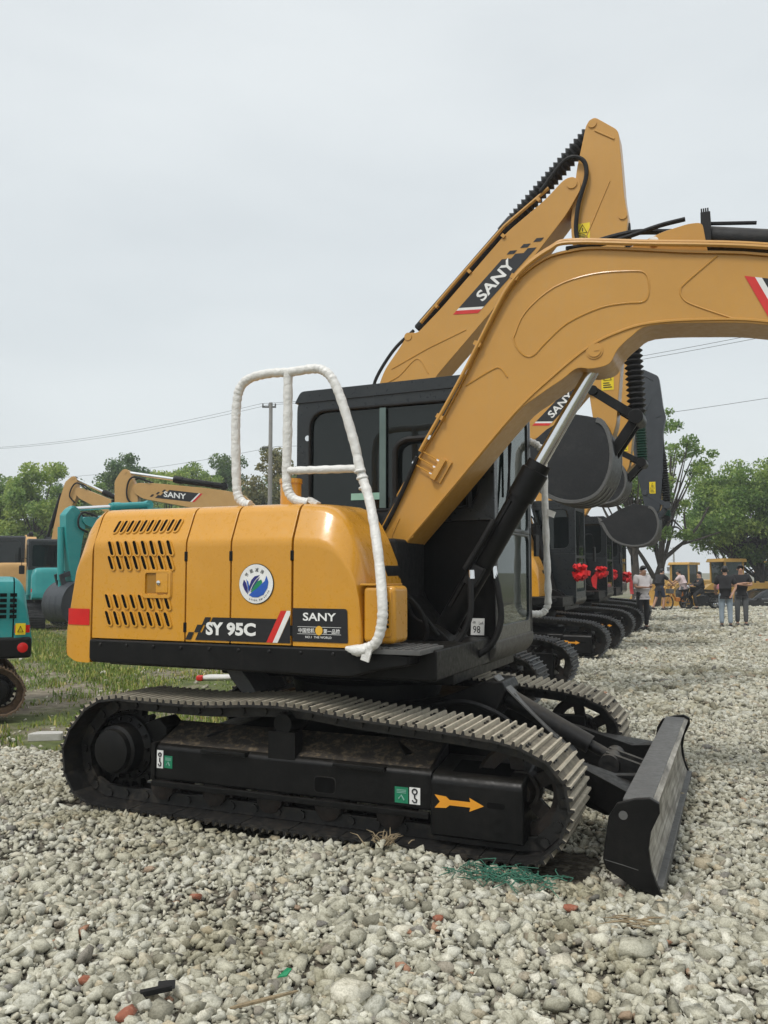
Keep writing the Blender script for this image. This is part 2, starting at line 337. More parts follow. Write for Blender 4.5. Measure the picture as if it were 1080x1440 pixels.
def undercarriage(root, shoe, steel, soil, decal=True, blade=False):
    crawler(root, -1, shoe, steel, soil, decal); crawler(root, 1, shoe, steel, soil, decal)
    m = MB(); m.prism([(-.55, .40), (-.7, .5), (-.6, .66), (.6, .66), (.7, .5), (.55, .40)], -.55, .55)
    for sx in (-1, 1):
        for sy in (-1, 1):
            a = Vector((sx * .30, sy * .35, .56)); b = Vector((sx * .72, sy * .86, .40)); d = b - a
            m.box((a + b) / 2, (d.length + .1, .24, .17), Matrix.Rotation(math.atan2(d.y, d.x), 3, 'Z') @ Matrix.Rotation(-math.atan2(d.z, math.hypot(d.x, d.y)), 3, 'Y'))
    U = m.build('centre_frame', steel, root, bevel=.015)
    m = MB(); m.lathe([(.0, .50), (.08, .53), (.12, .53), (.14, .48), (.26, .48)], (0, 0, .645), (0, 0, 1), 40); m.build('slew_ring', M['rubber'], root)
    if not blade: return
    # dozer blade
    scraped, nt, nd, lk, bs = newmat('scraped_blade_face'); tc = nd.new('ShaderNodeTexCoord').outputs['Object']
    mp_ = nd.new('ShaderNodeMapping'); mp_.inputs['Scale'].default_value = (3, 1.2, 30); lk.new(tc, mp_.inputs[0]); na = _noise(nd, lk, 1.5, 6, .65, mp_.outputs[0]); nb = _noise(nd, lk, 5, 5, .6, tc); mp2 = nd.new('ShaderNodeMapping'); mp2.inputs['Scale'].default_value = (3, 24, 1.5); lk.new(tc, mp2.inputs[0]); nc = _noise(nd, lk, 1.5, 4, .6, mp2.outputs[0])
    ra = _ramp(nd, lk, na.outputs['Fac'], [(.36, (.12, .11, .095)), (.50, (.32, .30, .255)), (.68, (.50, .48, .43))]); rb = _ramp(nd, lk, nb.outputs['Fac'], [(.36, (.45, .43, .40)), (.6, (1, 1, 1))]); rc = _ramp(nd, lk, nc.outputs['Fac'], [(.62, (1, 1, 1)), (.68, (1.5, 1.5, 1.48))])
    lk.new(_mix(nd, lk, 1.0, _mix(nd, lk, 1.0, ra.outputs[0], rb.outputs[0], 'MULTIPLY'), rc.outputs[0], 'MULTIPLY'), bs.inputs['Base Color']); bs.inputs['Roughness'].default_value = .5; bs.inputs['Metallic'].default_value = 0
    m = MB(); fr = [(2.065, -.015), (2.03, .06), (2.008, .14), (2.003, .22), (2.018, .31), (2.06, .40)]; bk = [(2.03, .415), (1.985, .31), (1.972, .22), (1.978, .14), (1.995, .07), (2.01, .0)]
    m.prism(fr + bk, -1.25, 1.25, 0); B = m.build('dozer_blade', [scraped], root, ang=40)
    m = MB(); m.bx(1.90, 2.035, -1.25, 1.25, .385, .418); m.bx(1.86, 1.985, -1.24, 1.24, .10, .16); m.build('blade_top_flange', M['gray'], B, bevel=.006)
    m = MB(); m.bx(2.0, 2.078, -1.25, 1.25, -.03, .03); m.build('cutting_edge', M['gray'], B, bevel=.006)
    pl = [(2.075, -.02), (1.95, .01), (1.82, .085), (1.805, .13), (1.835, .33), (1.875, .395), (1.96, .425), (2.03, .435), (2.07, .415), (2.072, .37), (2.03, .28), (2.018, .2), (2.03, .1)]
    for s in (-1, 1):
        m = MB(); m.prism(pl, s * 1.25, s * 1.285); e = m.build('end_plate', steel, B, bevel=.005)
        m = MB(); m.cyl((1.905, s * 1.24, .345), (1.905, s * 1.2875, .345), .021, 16); m.build('pin_hole', M['gray'], e)
        if s < 0:
            m = MB(); m.add([(1.815, -1.2875, .127), (1.9, -1.2875, .112), (1.97, -1.2875, .098), (1.97, -1.2875, .101), (1.9, -1.2875, .116), (1.815, -1.2875, .130)], [(0, 1, 4, 5), (1, 2, 3, 4)]); m.build('scratch', M['gray'], e)
    for s in (-1, 1):
        m = MB(); v = s * .46
        m.prism([(1.98, .37), (1.98, .10), (1.7, .12), (1.25, .27), (.55, .33), (.5, .50), (.9, .53), (1.4, .44), (1.75, .345), (1.9, .36)], v - .035, v + .035)
        m.add([(1.95, v + s * .35, .30), (1.45, v, .42), (1.45, v, .28), (1.95, v + s * .35, .10), (1.95, v, .30), (1.95, v, .10)], [(0, 1, 2, 3), (0, 4, 1), (3, 2, 5)])
        A_ = m.build('push_arm', steel, root, bevel=.006)
        m = MB(); m.cyl((.62, v - .06, .42), (.62, v + .06, .42), .05, 16); m.tube([(1.0, v + s * .037, .44), (1.4, v + s * .037, .36), (1.85, v + s * .037, .28)], .006, 5); m.build('pivot_pin', M['gray'], A_)
    m = MB(); m.prism([(.40, .60), (.7, .71), (.92, .80), (1.02, .80), (1.05, .74), (.95, .55), (.6, .42), (.4, .45)], -.17, .17); m.build('lift_bracket', steel, root, bevel=.015)
    m = MB(); d = Vector((1.44 - .98, 0, .385 - .80)); a = math.atan2(-d.z, d.x); m.box((1.21, -.09, .60), (d.length + .06, .13, .012), Matrix.Rotation(a, 3, 'Y'))
    for k in (-.16, .2): m.box((1.21 + k * math.cos(a), -.13, .607 - k * math.sin(a)), (.02, .02, .02), Matrix.Rotation(a, 3, 'Y'))
    m.build('cylinder_guard', M['gray'], root, bevel=.003)
    m = MB(); m.cyl((1.0, -.05, .70), (1.55, -.05, .42), .06, 20); m.cyl((1.5, -.05, .445), (1.85, -.05, .27), .035, 16); m.cyl((1.68, -.18, .33), (1.68, .14, .33), .062, 24)
    for q in (-.12, .02): m.prism([(1.66, .40), (1.9, .33), (1.9, .2), (1.66, .26)], q - .02, q + .02)
    m.build('lift_cylinder', M['dull'], root)
    m = MB(); m.tube(sm([(.35, -.3, .55), (.55, -.34, .63), (.8, -.33, .68), (1.0, -.28, .62), (1.15, -.2, .5), (1.25, -.12, .45)]), .017, 8); m.build('hydraulic_hose', M['rubber'], root)

# hood cross-section on the right-hand side (v,z)
PROF = [(-1.15, 1.072), (-1.15, 1.35), (-1.15, 1.655), (-1.148, 1.685), (-1.140, 1.712), (-1.068, 1.868), (-1.050, 1.893), (-1.022, 1.912), (-.98, 1.921), (-.80, 1.93), (-.45, 1.935)]
def prof_pt(t):
    """t = arc length up from the lower edge -> v, z, tangent"""
    for a, b in zip(PROF[:-1], PROF[1:]):
        l = math.hypot(b[0] - a[0], b[1] - a[1])
        if t <= l: return a[0] + (b[0] - a[0]) * t / l, a[1] + (b[1] - a[1]) * t / l, ((b[0] - a[0]) / l, (b[1] - a[1]) / l)
        t -= l
    return (*PROF[-1], (1, 0))
def capsule(w, h, lean, n=6):
    pts = []; r = w / 2
    for k in range(n + 1): a = PI * k / n; pts.append((r * math.cos(a), h / 2 - r + r * math.sin(a)))
    for k in range(n + 1): a = PI + PI * k / n; pts.append((r * math.cos(a), -h / 2 + r + r * math.sin(a)))
    return [(x + y * lean, y) for x, y in pts]
def on_hood(x, y, off):
    """point of the hood skin: x = u, y = arc length from the lower edge, off = outward"""
    v, z, (tv, tz) = prof_pt(y); return (x, v - tz * off, z + tv * off)
def hood(root, P, detail, door_detail=True):
    far = .06
    outer = PROF + [(-.2, 1.938), (far, 1.938)]
    def panel(a, b, name):
        inner = [(v + (.03 if v < -.9 else 0), min(z, 1.935) - (.03 if z > 1.75 else 0)) for v, z in outer][::-1]
        m = MB(); m.prism(outer + inner, a + .005, b - .005, ax='u'); return m.build(name, P['paint'], root, bevel=.005, seg=2)
    m = MB(); m.prism([(v + .032, z - .032) for v, z in PROF[1:-2]] + [(1.05, 1.88), (1.05, 1.06), (-1.118, 1.06)], -1.47, -.70, ax='u')
    m.prism([(v + .032, z - .032) for v, z in PROF[1:-2]] + [(.02, 1.88), (.02, 1.06), (-1.118, 1.06)], -.71, .06, ax='u'); m.build('engine_bay', M['hole'], root)
    m = MB(); ov = [(far, 1.938), (.9, 1.93), (1.08, 1.87), (1.13, 1.7), (1.13, 1.07)]; m.prism(ov + [(v - .03, z - .03) for v, z in ov[::-1]], -1.465, -.70, ax='u'); m.build('far_cowl', P['paint'], root, bevel=.004)
    door = panel(-1.475, -.735, 'engine_door'); p2 = panel(-.735, -.405, 'side_panel'); p3 = panel(-.405, .020, 'side_panel')
    # front cowl, lofted
    st = [(.030, 1.938), (.12, 1.93), (.19, 1.922), (.245, 1.90), (.295, 1.86), (.34, 1.80), (.385, 1.715), (.425, 1.61), (.45, 1.48), (.462, 1.34), (.468, 1.20), (.47, 1.09)]
    m = MB(); pr_ = PROF[:-1] + [(-.55, 1.935)]; n = len(pr_) + 2; vs = []
    for i, (u, zt) in enumerate(st):
        k = (zt - 1.072) / (1.938 - 1.072); ins = .0 if i < 9 else (.006 if i == 9 else .02)
        row = [(u, v + (ins if v < -.9 else 0), 1.072 + (z - 1.072) * k) for v, z in pr_] + [(u, -.5, 1.072 + .8 * k), (u, -.5, 1.072)]
        vs += row
    fs = []
    for i in range(len(st) - 1):
        for k in range(n): fs.append((i * n + k, i * n + (k + 1) % n, (i + 1) * n + (k + 1) % n, (i + 1) * n + k))
    fs += [tuple(range(n)), tuple(range((len(st) - 1) * n, len(st) * n))]
    m.add(vs, fs); cw = m.build('front_cowl', P['paint'], root, ang=42, wn=True)
    m = MB(); m.bx(-.35, .13, -.66, -.40, 1.2, 1.915); m.build('inner_cowl', P['paint'], root, bevel=.02)
    # counterweight
    st = [(-1.483, 1.938, .915, 0), (-1.50, 1.932, .912, 0), (-1.545, 1.90, .912, .002), (-1.59, 1.84, .914, .005), (-1.625, 1.74, .92, .010), (-1.66, 1.50, .935, .016), (-1.695, 1.28, .95, .025), (-1.715, 1.15, .97, .035), (-1.725, 1.09, 1.0, .05)]
    half = PROF[:]; m = MB(); full = half + [(-v if v < -.5 else v, z) for v, z in half[::-1]]; n = len(full); vs = []; fs = []
    for u, zt, zb, ins in st:
        for v, z in full: vs.append((u, v * (1 - ins / 1.15), zb + (z - 1.072) / .863 * (zt - zb)))
    for i in range(len(st) - 1):
        for k in range(n): fs.append((i * n + k, i * n + (k + 1) % n, (i + 1) * n + (k + 1) % n, (i + 1) * n + k))
    fs += [tuple(range(n)), tuple(range((len(st) - 1) * n, len(st) * n))]
    m.add(vs, fs); cwt = m.build('counterweight', P['paint'], root, ang=50, wn=True)
    for s in (-1, 1):
        m = MB(); v = []
        for u in (-1.49, -1.545, -1.60, -1.66, -1.69):
            k = np.interp(-u, [-q[0] for q in st], [q[3] for q in st]); vv = s * (1.15 * (1 - k / 1.15) + .004); v += [(u, vv, 1.155), (u, vv, 1.262)]
        m.add(v, [(2 * i, 2 * i + 1, 2 * i + 3, 2 * i + 2) for i in range(4)])
        m.build('reflector_strip', M['reflector'], cwt)
    # platform
    m = MB(); m.prism([(-1.48, 1.066), (-1.48, .94), (-1.45, .918), (.40, .905), (.58, .955), (.76, .985), (.76, 1.045), (.47, 1.066)], -1.166, -.98); m.build('side_skirt', M['black'], root, bevel=.014, seg=3)
    m = MB(); m.bx(-1.47, .86, -.98, 1.12, .885, 1.06); m.bx(-.9, .8, -.5, 1.0, .80, .90); pl_ = rnd_poly([(.25, .86), (.62, .86), (.74, .93), (.74, 1.06), (.62, 1.16), (.47, 1.20), (.40, 1.40), (.25, 1.40)], .06, 4); m.prism(pl_, -.345, -.285); m.prism(pl_, -.02, .06)
    m.build('slew_platform', M['black'], root, bevel=.012)
    m = MB(); m.bx(-.4, .42, -.50, .04, 1.06, 1.72); m.bx(-.1, .45, -.75, -.48, 1.06, 1.55); m.build('valve_bank', M['rubber'], root, bevel=.03)
    if not detail: return
    for u in (-.735, -.405, .02):
        for z in (1.16, 1.60):
            h_ = MB(); h_.bx(u - .012, u + .012, -1.153, -1.146, z - .03, z + .03); h_.build('hinge', M['black'], root, bevel=.003)
    for k in range(9):
        h_ = MB(); h_.lathe([(0, .011), (.006, .011), (.009, .006)], (-1.38 + k * .21, -1.166, 1.035), (0, -1, 0), 8); h_.build('skirt_bolt', M['dull'], root)
    # louvers on the engine door
    def slot(x, y, w, h, lean, lip, hole):
        c = capsule(w + .024, h + .020, lean); b = len(lip.v); n = len(c)
        lip.add([on_hood(x + p[0] + .003, y + p[1] - .004, .001) for p in c] + [on_hood(x + p[0] * .93 + .002, y + p[1] * .95 - .002, .009) for p in c], [tuple(range(n, 2 * n))] + [(i, (i + 1) % n, n + (i + 1) % n, n + i) for i in range(n)])
        c = capsule(w, h, lean); hole.add([on_hood(x + p[0], y + p[1], .0105) for p in c], [tuple(range(len(c)))])
    for x0, dx, n_, y, w, hh, ln in [(-1.315, .0535, 10, .735, .020, .085, .26)] + [(-1.325 + du, .0665, 8, y, .023, .088, -.38) for y, du in ((.585, 0), (.492, .004), (.243, -.012), (.135, -.008))]:
        lip = MB(); hole = MB()
        for k in range(n_): slot(x0 + k * dx, y, w, hh, ln, lip, hole)
        L_ = lip.build('louver_row', P['paint'], door, ang=50); hole.build('louver_opening', M['hole'], L_)
    h = MB(); fr = rnd_poly([(-1.06, .262), (-.835, .262), (-.835, .445), (-1.06, .445)], .02); fi = [(p[0] * .80 - .19, p[1] * .76 + .088) for p in fr]; n = len(fr)
    h.add([on_hood(*p, .001) for p in fr] + [on_hood(*p, .014) for p in [(q[0] * .94 - .057, q[1] * .94 + .021) for q in fr]] + [on_hood(*p, .014) for p in fi] + [on_hood(*p, .002) for p in fi], [(r * n + i, r * n + (i + 1) % n, (r + 1) * n + (i + 1) % n, (r + 1) * n + i) for r in range(3) for i in range(n)])
    H = h.build('handle_recess', P['paint'], door, ang=40)
    h = MB(); h.bx(-.955, -.862, -1.163, -1.148, 1.372, 1.50); h.build('latch', P['paint'], H, bevel=.005)
    h = MB(); h.bx(-1.03, -.957, -1.153, -1.149, 1.372, 1.50); h.build('recess_painted_shade', paint('recess_shade_yellow', tuple(c * .55 for c in YEL), .5), H)  # hood yellow darkened: shade of the recess is put into the colour
    h = MB(); h.lathe([(0, .014), (.008, .014), (.010, .009)], (-.93, -1.162, 1.435), (0, -1, 0), 14); h.build('lock', M['chrome'], H)

def ring_plate(mb, outer, inner, a, b, ax, m=0):
    """plate with an opening; outer and inner loops have the same number of points"""
    n = len(outer); g = {'v': lambda p, t: (p[0], t, p[1]), 'u': lambda p, t: (t, p[0], p[1])}[ax]
    vs = [g(p, a) for p in outer] + [g(p, a) for p in inner] + [g(p, b) for p in inner] + [g(p, b) for p in outer]
    fs = [(r * n + i, r * n + (i + 1) % n, ((r + 1) % 4) * n + (i + 1) % n, ((r + 1) % 4) * n + i) for r in range(4) for i in range(n)]
    mb.add(vs, fs, m)
def rect(x0, x1, y0, y1): return [(x0, y0), (x1, y0), (x1, y1), (x0, y1)]
def cab(root, lower, base, detail):
    u0, u1, v0, v1, z0, z1 = -.66, .90, .12, 1.22, 1.03, 2.86
    m = MB(); cd = M['cabdark']
    rr = lambda r, k: rnd_poly(r, k, 6)
    for (a, b) in ((v0, v0 + .05), (v1 - .05, v1)):   # side walls, upper
        ring_plate(m, rr(rect(u0, u1, 1.86, z1), [.002, .002, .03, .13]), rr(rect(-.535, .775, 1.965, 2.715), .13), a, b, 'v')
    ring_plate(m, rr(rect(v0 + .05, v1 - .05, 1.80, z1 - .02), .002), rr(rect(v0 + .09, v1 - .09, 1.83, 2.70), .07), u1 - .045, u1 - .002, 'u')
    ring_plate(m, rr(rect(v0 + .05, v1 - .05, z0, 1.80), .002), rr(rect(v0 + .09, v1 - .09, 1.13, 1.78), .07), u1 - .045, u1 - .002, 'u')
    ring_plate(m, rr(rect(v0 + .05, v1 - .05, 1.86, z1 - .02), .002), rr(rect(v0 + .12, v1 - .12, 1.97, 2.68), .07), u0 + .002, u0 + .045, 'u')
    Cb = m.build('cab', cd, root, bevel=.008, ang=40)
    m = MB(); m.prism([(-.66, 1.03), (-.66, 1.86), (.90, 1.86), (.90, 1.03)], v0 + .001, v0 + .05); m.prism([(-.66, 1.03), (-.66, 1.86), (.90, 1.86), (.90, 1.03)], v1 - .05, v1 - .001)
    m.bx(u0 + .002, u0 + .045, v0 + .05, v1 - .05, z0, 1.86); m.build('cab_lower_panel', lower, Cb, bevel=.006)
    m = MB(); m.prism(rnd_poly([(-.67, 2.80), (-.62, 2.885), (.85, 2.90), (.915, 2.84), (.915, 2.815), (-.67, 2.795)], .03, 3), v0 - .012, v1 + .012); m.build('cab_roof', cd, Cb, bevel=.012, seg=3)
    m = MB(); m.prism(rnd_poly([(.1, 1.035), (.905, 1.035), (.905, .95), (.84, .865), (.1, .865)], [0, .02, .04, .05, 0]), .11, 1.235); m.build('cab_base', base, Cb, bevel=.012)
    m = MB(); m.bx(u0 + .05, u1 - .05, v0 + .05, v1 - .05, 1.031, 1.09); m.build('cab_floor', M['rubber'], Cb)
    g = MB()
    for a in (v0 + .022, v1 - .028): g.prism(rr(rect(-.53, .77, 1.97, 2.71), .12), a, a + .005)
    g.bx(u0 + .02, u0 + .025, v0 + .1, v1 - .1, 1.95, 2.70); g.build('side_window', M['glass'], Cb, smooth=False)
    g = MB(); g.prism(rr(rect(v0 + .085, v1 - .085, 1.825, 2.705), .07), u1 - .02, u1 - .015, ax='u'); g.prism(rr(rect(v0 + .085, v1 - .085, 1.125, 1.785), .07), u1 - .02, u1 - .015, ax='u')
    g.build('windscreen', M['glassf'], Cb, smooth=False)
    s = MB(); s.prism(rnd_poly([(-.42, 1.42), (-.42, 1.54), (.10, 1.56), (.14, 1.5), (.1, 1.42)], .03), .40, .92); s.prism(rnd_poly([(-.45, 1.5), (-.56, 2.22), (-.46, 2.26), (-.32, 1.56)], .04), .42, .90); s.prism(rnd_poly([(-.55, 2.27), (-.56, 2.42), (-.46, 2.43), (-.45, 2.28)], .03), .52, .80)
    s.bx(-.4, .05, .45, .87, 1.09, 1.42); s.bx(-.35, .3, .2, .36, 1.09, 1.62); s.bx(-.35, .3, .96, 1.12, 1.09, 1.62); s.build('driver_seat', M['cloth'], Cb, bevel=.015)
    s = MB()
    for v in (.6, .72): s.tube(sm([(.55, v, 1.09), (.58, v, 1.4), (.66, v, 1.62)]), .012, 6); s.cyl((.66, v, 1.6), (.69, v, 1.7), .022, 8)
    for v in (.28, 1.04): s.tube(sm([(.22, v, 1.6), (.26, v, 1.8), (.25, v, 1.88)]), .012, 6); s.cyl((.25, v, 1.86), (.25, v, 1.97), .024, 8)
    s.bx(.6, .7, .2, .34, 1.6, 2.05); s.build('control_lever', M['rubber'], Cb, bevel=.004)
    # wiper, seal, mirror
    s = MB(); s.tube([(u1 + .012, .30, 1.84), (u1 + .02, .42, 2.1), (u1 + .02, .5, 2.45)], .009, 6); s.bx(u1 + .004, u1 + .016, .48, .50, 2.05, 2.6); s.build('wiper', M['rubber'], Cb)
    if not detail: s = MB(); s.tube(sm([(.86, 1.22, 2.25), (.98, 1.30, 2.28), (1.04, 1.36, 2.2), (1.05, 1.36, 1.95)]), .013, 6); s.prism(rnd_poly(rect(1.27, 1.45, 1.72, 2.02), .04), 1.04, 1.075, ax='u'); s.build('side_mirror', M['rubber'], Cb)
    if detail:
        x = MB(); x.tube(sm([(.17, .095, 1.92), (.165, .095, 2.30), (.18, .095, 2.41), (.25, .095, 2.455), (.33, .095, 2.46), (.66, .095, 2.46), (.72, .095, 2.40), (.725, .095, 1.95)]), .022, 8); x.build('window_guard_bar', M['rubber'], Cb)
        x = MB(); x.bx(.035, .085, .115, .125, 1.97, 2.71); x.build('sliding_sash', flat('sash_edge', (.10, .15, .145), .2), Cb)
        x = MB(); x.bx(-.20, .03, .127, .131, 2.035, 2.085); x.build('film_strip', M['palegreen'], Cb)
        x = MB(); x.cyl((-.56, .11, 2.52), (-.56, .125, 2.52), .022, 12); x.build('cab_bolt', M['chrome'], Cb)
        x = MB(); x.tube([(p[0], .117, p[1]) for p in rnd_poly(rect(-.545, .785, 1.955, 2.725), .14, 6)], .010, 6, closed=True); x.build('window_seal', M['rubber'], Cb)
        x = MB(); x.add([(.725, .108, 1.07), (.82, .108, 1.07), (.825, .108, 1.185), (.73, .108, 1.185)], [(0, 1, 2, 3)]); st = x.build('noise_sticker', M['white'], Cb)
        x = MB(); put_text(x, '98', (.742, .106, 1.085), (1, 0, 0), (0, 0, 1), .052, .048, bold=.0); put_text(x, 'LwA', (.785, .106, 1.142), (1, 0, 0), (0, 0, 1), .032, .022); put_text(x, 'dB', (.74, .106, 1.15), (1, 0, 0), (0, 0, 1), .022, .014); x.build('print', M['ink'], st)
    return Cb

def bellows(mb, p, q, r0, r1, n, m=0):
    d = Vector(q) - Vector(p); L = d.length; pr_ = []
    for i in range(n): pr_ += [(L * i / n, r0), (L * (i + .5) / n, r1)]
    pr_.append((L, r0)); mb.lathe(pr_, p, d, 18, m)
def P3(p, v): return (p[0], v, p[1])
def cylinder(root, name, a, b, k, v, r, rod, mat=None, tip=True):
    """hydraulic cylinder: barrel from a to a+(b-a)*k, rod on to b"""
    A = Vector(P3(a, v)); B = Vector(P3(b, v)); K = A.lerp(B, k); d = (B - A).normalized()
    m = MB(); m.lathe([(0, r * .9), (.03, r), ((K - A).length - .26, r), ((K - A).length - .26, r * 1.2), ((K - A).length - .06, r * 1.22), ((K - A).length - .055, r * 1.08), ((K - A).length, r * 1.05)], A, d, 28)
    m.cyl(A - Vector((0, .07, 0)), A + Vector((0, .07, 0)), r * 1.25, 20)
    m.tube([A + d * .25 + Vector((0, -r * .9, r * .8)), K - d * .35 + Vector((0, -r * .9, r * .8))], .016, 6)
    o = m.build(name, mat or M['black'], root, ang=40)
    m = MB(); m.cyl(K - d * .05, B - d * .03, rod, 20); m.build('piston_rod', M['chrome'], o)
    m = MB(); m.cyl(B - Vector((0, .075, 0)), B + Vector((0, .075, 0)), rod * 1.5, 18); m.build('rod_eye', mat or M['black'], o)
    return o
def bucket(root, pts, mouth, v0, v1, mat, wear):
    """pts: side outline from hinge over the back and bottom to the cutting edge; mouth: the two ends of the lip line"""
    m = MB(); n = len(pts); out = [(p[0], p[1]) for p in sm([(x, y, 0) for x, y in pts], 4)]
    poly = out + mouth
    for v in (v0, v1 - .025): m.prism(poly, v, v + .025)
    c = Vector((sum(p[0] for p in out) / len(out), sum(p[1] for p in out) / len(out)))
    inn = [tuple(c + (Vector(p) - c) * .955) for p in out]
    m.prism(out + inn[::-1], v0 + .003, v1 - .003)
    b = m.build('bucket', [mat], root, bevel=.006)
    m = MB(); rim = [tuple(c + (Vector(p) - c) * 1.012) for p in out]
    for v in (v0 - .02, v1 - .03): m.prism(rim[2:] + [tuple(c + (Vector(p) - c) * .90) for p in rim[2:]][::-1], v, v + .05)
    k = len(out)
    for t in (.0, .33, .66, 1.0):
        v = v0 + .05 + (v1 - v0 - .1) * t
        m.prism([tuple(c + (Vector(p) - c) * 1.025) for p in out[int(k * .45):int(k * .85)]] + [tuple(c + (Vector(p) - c) * .98) for p in out[int(k * .45):int(k * .85)]][::-1], v - .04, v + .04)
    m.build('wear_strip', wear, b, bevel=.004)
    m = MB(); e = Vector(out[-1]); d = (Vector(out[-1]) - Vector(out[-4])).normalized(); nn = Vector((-d.y, d.x))
    for i in range(5):
        v = v0 + .06 + (v1 - v0 - .12) * i / 4
        a = e - d * .06; tip = e + d * .14
        m.prism([tuple(a + nn * .03), tuple(e + nn * .028), tuple(tip), tuple(e - nn * .028), tuple(a - nn * .03)], v - .035, v + .035)
    m.build('bucket_teeth', wear, b)
    return b
def sany_decal(root, p0, d, n, L, H, v, sgn, name='boom_decal', flip=False):
    """dark boom stripe: lower-left corner p0 in (u,z), run d, rise n, on the face at v (sgn = side it faces)"""
    p0 = Vector(p0); d = Vector(d).normalized(); n = Vector(n).normalized(); y = v + sgn * .004
    def pt(x, h):
        q = p0 + d * ((x * .83 + .17 * (1 - h)) * L) + n * (h * H); return (q[0], y, q[1])
    m = MB()
    m.add([pt(.10, 0), pt(.97, 0), pt(.97, .33), pt(.90, .33), pt(.90, .64), pt(.83, .64), pt(.83, 1), pt(.10, 1)], [tuple(range(8))], 0)
    for x, h in ((.90, .70), (.985, .38), (1.06, .06)): m.add([pt(x, h), pt(x + .055, h), pt(x + .055, h + .28), pt(x, h + .28)], [(0, 1, 2, 3)], 0)
    m.add([pt(.06, 0), pt(.10, 0), pt(.10, 1), pt(.06, 1)], [(0, 1, 2, 3)], 1)
    m.add([pt(.0, 0), pt(.06, 0), pt(.06, 1), pt(0, 1)], [(0, 1, 2, 3)], 2)
    o = m.build(name, [M['ink'], M['white'], M['red']], root, smooth=False, fixn=False)
    t = MB()
    if not flip: put_text(t, 'SANY', pt(.17, .2)[:1] + (y + sgn * .003,) + pt(.17, .2)[2:], (d.x, 0, d.y), (n.x, 0, n.y), L * .46, H * .6, bold=.025)
    else: put_text(t, 'SANY', pt(.80, .2)[:1] + (y + sgn * .003,) + pt(.80, .2)[2:], (-d.x, 0, -d.y), (n.x, 0, n.y), L * .46, H * .6, bold=.025)
    t.build('lettering', M['white'], o, smooth=False, fixn=False)
    return o
def warn_label(root, u0, u1, z0, z1, v, sgn):
    m = MB(); y = v + sgn * .004; m.add([(u0, y, z0), (u1, y, z0), (u1, y, z1), (u0, y, z1)], [(0, 1, 2, 3)]); o = m.build('warning_label', M['warn'], root, smooth=False, fixn=False)
    t = MB(); y += sgn * .003; c = (u0 + u1) / 2; w = u1 - u0; h = z1 - z0; A = [(c - w * .3, z0 + h * .42), (c + w * .3, z0 + h * .42), (c, z0 + h * .92)]
    t.tube([(p[0], y, p[1]) for p in A], .006, 4, closed=True); t.add([(c - .006, y, z0 + h * .5), (c + .006, y, z0 + h * .5), (c + .006, y, z0 + h * .72), (c - .006, y, z0 + h * .72)], [(0, 1, 2, 3)])
    for k in range(3): t.add([(u0 + w * .15, y, z0 + h * (.1 + .09 * k)), (u1 - w * (.15 + .1 * k), y, z0 + h * (.1 + .09 * k)), (u1 - w * (.15 + .1 * k), y, z0 + h * (.14 + .09 * k)), (u0 + w * .15, y, z0 + h * (.14 + .09 * k))], [(0, 1, 2, 3)])
    t.build('print', M['ink'], o, smooth=False)
